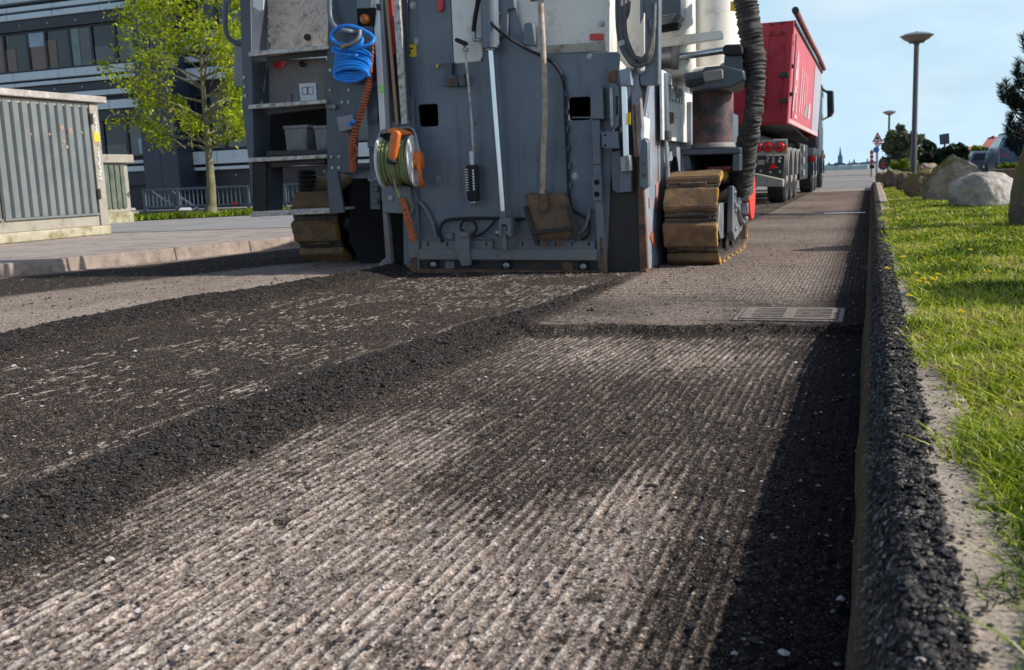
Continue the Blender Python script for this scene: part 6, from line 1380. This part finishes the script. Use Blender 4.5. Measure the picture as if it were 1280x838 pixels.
# ------------------------------------------------------------------ skyline, far barrier
MT['haze'] = rough_mat('hazy_blue_city', (.13,.21,.30), 1.0, var=.08, scale=.02, bump=0); MT['haze2'] = rough_mat('pale_hazy_quay', (.40,.48,.52), 1.0, var=.06, scale=.05, bump=0)
Yk = 900.0
def sky_thing(name, label, cat, pts, part_name='body', Y=Yk):
    a = P(pts[0][0], 212, Y); t = thing(name, (a.x, Y, 0), label, cat); MB().px(pts, Y, 12).build(part_name, 'haze', t); return t
t = sky_thing('church', 'hazy blue church with a tall pointed spire on the far skyline', 'church', [(1042,212),(1042,204.5),(1047,203),(1050.3,203),(1055,204),(1058,206),(1058,212)], 'nave')
MB().px([(1047.2,204),(1047.2,196),(1048.6,193.5),(1049.2,190),(1050.2,182.5),(1051.2,190),(1051.8,193.5),(1053,196),(1053,204)], Yk-6, 8).build('spire', 'haze', t)
sky_thing('low_block', 'low hazy rooftop at the left end of the far skyline', 'building', [(1033,212),(1033,206),(1035,205),(1036,202.5),(1037,205),(1042.5,206),(1042.5,212)])
sky_thing('turret_block', 'hazy building with small turrets right of the church spire', 'building', [(1058.5,212),(1058.5,205),(1061,204),(1061.5,199.5),(1062.3,204),(1066,203),(1067.6,198.5),(1069,203),(1073,204),(1073,212)])
sky_thing('long_block', 'long low hazy building right end of the far skyline behind the posts', 'building', [(1073.5,212),(1073.5,203.5),(1083,202.5),(1083.6,198),(1084.6,198),(1085,202),(1104,201),(1112,200),(1112,212)])
Yb = 150.0
t = thing('site_barrier', (P(1060,212,Yb).x, Yb, 0), 'pale grey barrier fence crossing the far end of the road', 'barrier')
for k, (x0, x1) in enumerate(((1026,1034),(1034.5,1048),(1048.5,1065),(1065.5,1084))):
    MB().px([(x0,207.8-.04*k),(x1,207-.3*k),(x1,214.8-.2*k),(x0,215.2)], Yb, .1).build('panel', 'haze2', t)
b = MB()
MT['haze3'] = rough_mat('pale_green_post', (.36,.55,.46), .9, var=.05, bump=0)
for x in (1034.2, 1048.2, 1065.2, 1083.8): b.px([(x-.7,206.5),(x+.7,206.5),(x+.7,215.5),(x-.7,215.5)], Yb-.2, .12)
b.build('post', 'haze3', t)
MT['wat'] = MT['haze2']
# ================================================================== LEFT SIDE
# green-grey ribbed service cabinet, front parallel to the road
XC = -10.15; zS = .22
cA = PX(138.6, 292.8, XC); yF = cA.y              # front right corner (far end)
yN = 6.4                                          # near end, outside the frame
zTop = PX(122, 121, XC).z
t = thing('service_cabinet', (XC-1.2, (yF+yN)/2, zS), 'large grey-green ribbed service cabinet with scribbled corner post at the roadside', 'cabinet')
MT['cabgreen'] = rough_mat('grey_green_sheet', (.155,.178,.178), .55, var=.18, scale=2, dirt=(.20,.19,.15), dirt_amt=.35, dirt_scale=4, bump=.05)
MT['cabbeige'] = rough_mat('beige_frame', (.34,.31,.25), .65, var=.12, scale=4, dirt=(.2,.18,.13), dirt_amt=.4, dirt_scale=6, bump=.1)
MT['cabdark'] = rough_mat('rib_shadow_gap', (.03,.035,.035), .7, bump=0)
MT['plinth'] = rough_mat('mossy_concrete_plinth', (.42,.38,.27), .9, var=.2, scale=5, dirt=(.17,.15,.05), dirt_amt=.55, dirt_scale=4, bump=.6, bump_scale=50)
MB().box((XC-2.4, yN, zS), (XC+.01, yF+.01, zS+.13)).build('plinth', 'plinth', t, .015)
MB().box((XC-2.37, yN, zS+.132), (XC-.05, yF-.02, zTop-.09)).build('body', 'cabbeige', t, .01)
MB().box((XC-.06, yF-.16, zS+.132), (XC, yF-.005, zTop-.10)).box((XC-.06, yN, zS+.132), (XC-.02, yF-.17, zS+.30)).box((XC-.06, yN, zTop-.16), (XC-.015, yF-.17, zTop-.10)).build('frame', 'cabbeige', t, .006)
zr0, zr1 = zS+.31, zTop-.13
leaf_edges = [yN, yF-.17-1.62, yF-.165]
pitch = .148
for li, (ya_, yb2) in enumerate(((yF-.17-3.26, yF-.17-1.66), (yF-.17-1.63, yF-.175))):
    a = MB(); a.box((XC-.045, ya_, zr0), (XC-.030, yb2, zr1)); dr = a.build('door', 'cabdark', t)
    n_ = 11; s = (yb2-ya_)/n_; rb = MB()
    for q in range(n_):
        y0 = ya_+q*s; x0 = XC-.029
        rb.add([(x0,y0+.008,zr0),(x0+.030,y0+.022,zr0),(x0+.030,y0+s-.040,zr0),(x0,y0+s-.026,zr0),(x0,y0+.008,zr1),(x0+.030,y0+.022,zr1),(x0+.030,y0+s-.040,zr1),(x0,y0+s-.026,zr1)],
               [(0,1,5,4),(1,2,6,5),(2,3,7,6),(4,5,6,7),(3,2,1,0)])
    rb.build('ribbed_sheet', 'cabgreen', dr)
    MB().box((XC-.03, ya_, zr0-.03), (XC+.01, yb2, zr0-.003)).build('door_sill', 'cabgreen', dr, .003)
MB().box((XC-2.45, yN, zTop-.088), (XC+.06, yF+.12, zTop)).build('roof', rough_mat('weathered_roof_edge', (.36,.32,.28), .8, var=.25, scale=5, dirt=(.60,.58,.55), dirt_amt=.35, dirt_scale=9, bump=.3), t, .012)
b = MB()
for z in (zS+.5, zTop-.38): b.box((XC-.002, yF-.19, z), (XC+.02, yF-.13, z+.14))
b.build('hinge', 'black', t, .004)
pa, pb2 = PX(117,164,XC+.005), PX(124.5,178,XC+.005)
MB().prism([PX(116.5,165,XC+.004), PX(123.5,164,XC+.004), PX(124.5,177,XC+.004), PX(118,178,XC+.004)], (.004,0,0)).build('yellow_sticker', 'yellow', t)
# white scribbles on the post, orange paint marks on the sheet
MT['scrib'] = rough_mat('white_paint_scribble', (.68,.68,.66), .7, var=.1, bump=0); MT['ospray'] = rough_mat('orange_spray', (.32,.22,.18), .8, var=.4, scale=30, bump=0)
rr = random.Random(3); b = MB()
for y0 in np.arange(142, 222, 5.2):
    if 163 < y0 < 179: continue
    xx = 117.5+(y0-140)*.096
    p_ = [PX(xx+rr.uniform(-1,2.5), y0+q*1.4+rr.uniform(-.6,.6), XC+.006) for q in range(5)]
    b.tube(smooth(p_, 4), .008, 5)
b.build('scribble', 'scrib', t)
for (x, y, s) in ((77,160,3.0),(88,164,3.6),(80,177,2.2),(84,184,2.0),(102,166,1.6),(38,168,1.5),(62,168,1.4)):
    b = MB(); c = PX(x, y, XC+.004); b.lathe([(s*.011,0),(s*.012,.003),(.001,.0035)], c, (1,0,0), 9); b.build('paint_spot', 'ospray', t)
# smaller cabinet further along
XK = -13.55; kA = PX(168, 274, XK); kN = PX(128, 277, XK); zK = PX(166, 204, XK).z
t = thing('small_cabinet', (XK-.8, (kA.y+kN.y)/2, .24), 'smaller dark green ribbed cabinet in tree shade, behind the large grey-green one', 'cabinet')
MT['kgreen'] = rough_mat('dark_green_sheet', (.11,.14,.10), .6, var=.3, scale=4, dirt=(.05,.06,.05), dirt_amt=.5, dirt_scale=3)
MB().box((XK-1.5, kN.y-.6, .2), (XK, kA.y, .42)).build('plinth', 'plinth', t, .01)
MB().box((XK-1.48, kN.y-.6, .422), (XK-.03, kA.y-.02, zK)).build('body', 'cabbeige', t, .01)
b = MB(); y = kN.y-.55
while y < kA.y-.22: b.box((XK-.032, y, .5), (XK, y+.10, zK-.04)); y += .145
b.build('ribbed_door', 'kgreen', t)
MB().box((XK-1.55, kN.y-.7, zK), (XK+.06, kA.y+.08, zK+.16)).build('roof', 'cabbeige', t, .015)
# lawn strip with grass
ls = flat('lawn_strip', [(-40, 15.0), (-14.3, 15.3), (-11.3, 18.3), (-5.8, 22.3), (-5.8, 24), (-12, 21), (-14.5, 19.3), (-40, 19.3)], .235, 'soil')
def strip_grass(n):
    u = rng.random(n); v_ = rng.random(n); ex = np.interp(u, [0, .5, .75, 1], [-24, -14.3, -11.3, -5.8]); ey = np.interp(u, [0, .5, .75, 1], [15.15, 15.4, 18.4, 22.4]); x = ex-.9*v_*1.2; y = ey+v_*1.7
    h = rng.uniform(.05, .12, n); a = rng.uniform(0, 6.28, n); wv = np.stack([np.cos(a)*.018, np.sin(a)*.018, a*0], 1); p = np.stack([x, y, x*0+.23], 1); tip = p+np.stack([rng.normal(0,.04,n), rng.normal(0,.04,n), h], 1)
    V = np.stack([p-wv, p+wv, tip+wv*.2, tip-wv*.2], 1).reshape(-1, 3)
    return fast_mesh('strip_grass', V, np.arange(n*4).reshape(-1, 4), MT['grass'], {'tone': np.repeat(np.clip(rng.normal(.2,.16,n), 0, 1), 4)})
tag(strip_grass(26000), 'strip of green grass along the side road below the railing', 'grass', kind='stuff')
# little white lectern-like signs on the grass strip
MT['mush'] = MT['whitep']
for (x0, x1, yt, yb_, lab) in ((223, 240, 260.5, 272.5, 'small white tilted plate on a short post in the grass, before the railing'), (156, 170, 261, 276, 'small white tilted plate on a short post in front of the small cabinet')):
    g = G((x0+x1)/2, yb_, .235); t = thing('label_stand', g, lab, 'label stand')
    MB().cyl(g, P((x0+x1)/2, yt+2, g.y), .035, 10).build('post', 'galv', t)
    a, b_, c, d = P(x0, yt+2, g.y-.1), P(x1, yt+1.6, g.y-.1), P(x1-1.5, yt-1, g.y+.25), P(x0+3, yt-.6, g.y+.25)
    MB().prism([a, b_, c, d], (0, 0, -.025)).build('plate', 'whitep', t, .004)
# ------------------------------------------------------------------ railing
YR = 19.6
MT['rail'] = rough_mat('galvanised_rail', (.11,.14,.17), .5, metal=.3, var=.12, bump=0)
t = thing('railing', (P(180,268,YR).x, YR, .24), 'grey upright-bar railing on a dark plinth in front of the office building', 'railing')
zl0 = .34; zl1 = P(200, 237, YR).z; x0, x1 = P(181, 250, YR).x, P(470, 250, YR).x
MB().box((x0-.05, YR-.02, zl1-.03), (x1, YR+.03, zl1+.02)).box((x0, YR-.01, zl0+.06), (x1, YR+.02, zl0+.10)).build('rail', 'rail', t, .004)
x = x0; k = 0
while x < x1:
    MB().box((x-.03, YR-.035, .24), (x+.03, YR+.03, zl1)).build('post', 'rail', t, .004); x += .98; k += 1
n_bar = 0; x = x0+.12; b = MB()
while x < x1:
    MB; b.cyl((x, YR, zl0+.08), (x, YR, zl1-.02), .011, 6); x += .118
b.build('bars', 'rail', t)
MB().box((x0-.15, YR-.08, .2), (x1, YR+.08, .335)).build('plinth', 'paint_dark', t, .01)
b = MB()
for (xa, ya2, xb, yb2) in ((190,240,224,263),(215,240,248,262)):
    b.tube([P(xa, ya2, YR+.35), P(xb, yb2, YR+.35)], .035, 8)
b.build('stair_handrail', 'rail', t)
MB().px([(289,253),(297,252.5),(297,256),(289,256.5)], YR-.05, .02).build('small_tag', 'redlamp', t)
# ------------------------------------------------------------------ office building
YB = 26.0
bd = thing('office_building', (P(150, 250, YB).x, YB, .2), 'dark blue-grey office building with white horizontal bands and ribbon windows', 'building')
MT['bdark'] = rough_mat('dark_cladding', (.022,.024,.032), .5, var=.15, scale=.6, bump=.02)
MT['bblue'] = rough_mat('blue_black_panel', (.020,.032,.052), .45, var=.15, scale=.5, bump=.02)
MT['bwhite'] = rough_mat('white_band_panel', (.50,.58,.62), .5, var=.06, scale=.7, dirt=(.36,.41,.44), dirt_amt=.3, dirt_scale=1.5, bump=.02)
MT['bglass'] = rough_mat('office_glass', (.018,.024,.030), .07, var=.4, scale=.7, bump=0)
def zat(px, py): return P(px, py, YB).z
XW0 = P(-140, 100, YB).x; XW1 = P(182, 100, YB).x      # left wing
XE1 = P(470, 100, YB).x
zw = lambda y: zat(170, y)
MB().box((XW0, YB+.30, .2), (XW1, YB+8, zw(-60))).box((XW1, YB+.75, .2), (XE1, YB+8, zw(-60))).build('wall', 'bdark', bd)
def band(name, y0, y1, mat, out=.0, xa=XW0, xb=XW1, ref=170, YY=YB):
    return MB().box((xa, YY-out, zat(ref, y1)), (xb, YY+.28, zat(ref, y0))).build(name, mat, bd, .01)
for (y0, y1, o) in ((-40,-30,.02),(-24,-15,.05),(-9,-3,.02),(0.5,8,.05),(78,88.5,.06),(91.5,96.5,.03),(109,115.5,.05),(123,134,.06),(200.5,204.5,.03),(208,214.5,.06)):
    bn = band('white_band', y0, y1, 'bwhite', o)
    sm_ = MB(); x = XW0
    while x < XW1: sm_.box((x-.006, YB-o-.003, zat(170, y1)+.005), (x+.006, YB-o+.01, zat(170, y0)-.005)); x += 1.9
    sm_.build('panel_joint', 'bdark', bd)
for y0, y1 in ((9,23),(98,108),(135,149),(215.5,232)):
    band('soffit', y0, y1, 'bdark', -.02)
    b = MB(); x = XW0+.4
    while x < XW1: b.lathe([(.03,0),(.03,.01),(.001,.012)], (x, YB+.015, zat(170,(y0+y1)/2)), (0,-1,0), 10); x += 1.15
    b.build('downlight', 'steel', bd)
# ribbon windows: each window its own part with pane and backing
def win(xa, xb, y0, y1, mat_in, YY=YB, ref=170, blind_and_reflection=None):
    za, zb_ = zat(ref, y1), zat(ref, y0); fr = .045
    f = MB().prism([(xa,YY+.10,za),(xb,YY+.10,za),(xb,YY+.10,zb_),(xa,YY+.10,zb_)], (0,.08,0), [[(xa+fr,YY+.10,za+fr),(xb-fr,YY+.10,za+fr),(xb-fr,YY+.10,zb_-fr),(xa+fr,YY+.10,zb_-fr)]]).build('window', 'bdark', bd)
    m_, tt, bb = MT['gl'] if 'gl' in MT else (None, None, None)
    MB().box((xa+fr, YY+.15, za+fr), (xb-fr, YY+.16, zb_-fr)).build('pane', mat_in, f)
    if blind_and_reflection: 
        (u0, u1, w0, w1, mt) = blind_and_reflection; MB().box((xa+fr+(xb-xa-2*fr)*u0, YY+.135, za+fr+(zb_-za-2*fr)*w0), (xa+fr+(xb-xa-2*fr)*u1, YY+.146, za+fr+(zb_-za-2*fr)*w1)).build('blind_and_reflection', mt, f)  # brown and sky-toned patches are reflections painted onto the pane
def glass_mat(name, base, var=.5, rough=.08):
    return rough_mat(name, base, rough, var=var, scale=1.1, bump=0, spec=.6)
MT['gA'] = glass_mat('window_dark', (.007,.010,.014)); MT['gB'] = glass_mat('window_brick_reflection', (.11,.05,.03), .45); MT['gC'] = glass_mat('window_grey', (.06,.064,.072), .4); MT['gD'] = glass_mat('window_green', (.11,.15,.15), .3); MT['gE'] = glass_mat('window_sky_reflection', (.22,.29,.36), .3)  # brown paints in reflected brickwork, the sky tone reflected sky
xpx = lambda px, py=50: P(px, py, YB).x
W1 = [(-140,-110,'gA',None),(-110,-80,'gB',None),(-80,-40,'gA',None),(-40,0,'gB',None),(0,30,'gA',(0,.45,0,.62,'gB')),(30,53,'gB',(0,.95,.62,1,'gE')),(53,83,'gA',(0,.42,0,.75,'gB')),(83,111,'gC',(.0,.42,0,1,'gD')),(111,141,'gA',(.05,.95,0,.45,'gC')),(141,171,'gC',(.55,.85,.05,1,'gD'))]
for (a, b_, m_, bl2) in W1: win(xpx(a), xpx(b_), 24, 76.5, m_, blind_and_reflection=bl2)
for (a, b_, m_, bl2) in ((60,95,'gA',None),(95,126,'gA',None),(126,156,'gA',(.05,.95,0,.35,'gC')),(156,187,'gC',(.4,.75,.05,.5,'gE'))): win(P(a,170,YB).x, P(b_,170,YB).x, 150, 196, m_, blind_and_reflection=bl2)
# dark blue stair column between the wings
cx0, cx1 = P(172,30,YB).x, P(191,30,YB).x
MB().box((cx0, YB-.35, .2), (cx1+.75, YB+1, zw(-60))).build('stair_column', 'bblue', bd, .02)
b = MB(); z = .9
while z < 8: b.box((cx0-.002, YB-.356, z), (cx1+.752, YB-.34, z+.015)); z += 1.25
b.box(((cx0+cx1+.75)/2-.008, YB-.356, .2), ((cx0+cx1+.75)/2+.008, YB-.34, zw(-60))); b.build('panel_joint', 'bdark', bd)
# right wing, set back a little
YR2 = YB+.45; XQ0 = cx1+.75
def zr(y): return P(248, y, YR2).z
for (y0, y1, o) in ((-50,-36,.03),(-28,-20,.03),(40,52,.05),(56,62,.03),(70,77,.04),(85,100,.05),(190,206,.06),(209.5,213.5,.04)):
    MB().box((XQ0, YR2-o, zr(y1)), (XE1, YR2+.28, zr(y0))).build('white_band', 'bwhite', bd, .01)
    sm_ = MB(); x = XQ0+.9
    while x < XE1: sm_.box((x-.006, YR2-o-.003, zr(y1)+.005), (x+.006, YR2-o+.01, zr(y0)-.005)); x += 1.9
    sm_.build('panel_joint', 'bdark', bd)
x = XQ0+.1; k = 0
while x < XE1-1:
    for (y0, y1) in ((118,188),(-15,38)):
        za, zb_ = zr(y1), zr(y0)
        f = MB().prism([(x,YR2+.1,za),(x+1.05,YR2+.1,za),(x+1.05,YR2+.1,zb_),(x,YR2+.1,zb_)], (0,.08,0), [[(x+.045,YR2+.1,za+.045),(x+1.005,YR2+.1,za+.045),(x+1.005,YR2+.1,zb_-.045),(x+.045,YR2+.1,zb_-.045)]]).build('window', 'bdark', bd)
        MB().box((x+.045,YR2+.15,za+.045),(x+1.005,YR2+.16,zb_-.045)).build('pane', ('gA','gC','gA','gD')[k % 4], f)
    x += 1.06; k += 1
b = MB(); x = XQ0+.5
while x < XE1: b.lathe([(.03,0),(.03,.01),(.001,.012)], (x, YR2+.29, zr(221)), (0,-1,0), 10); x += .8
b.build('downlight', 'steel', bd)
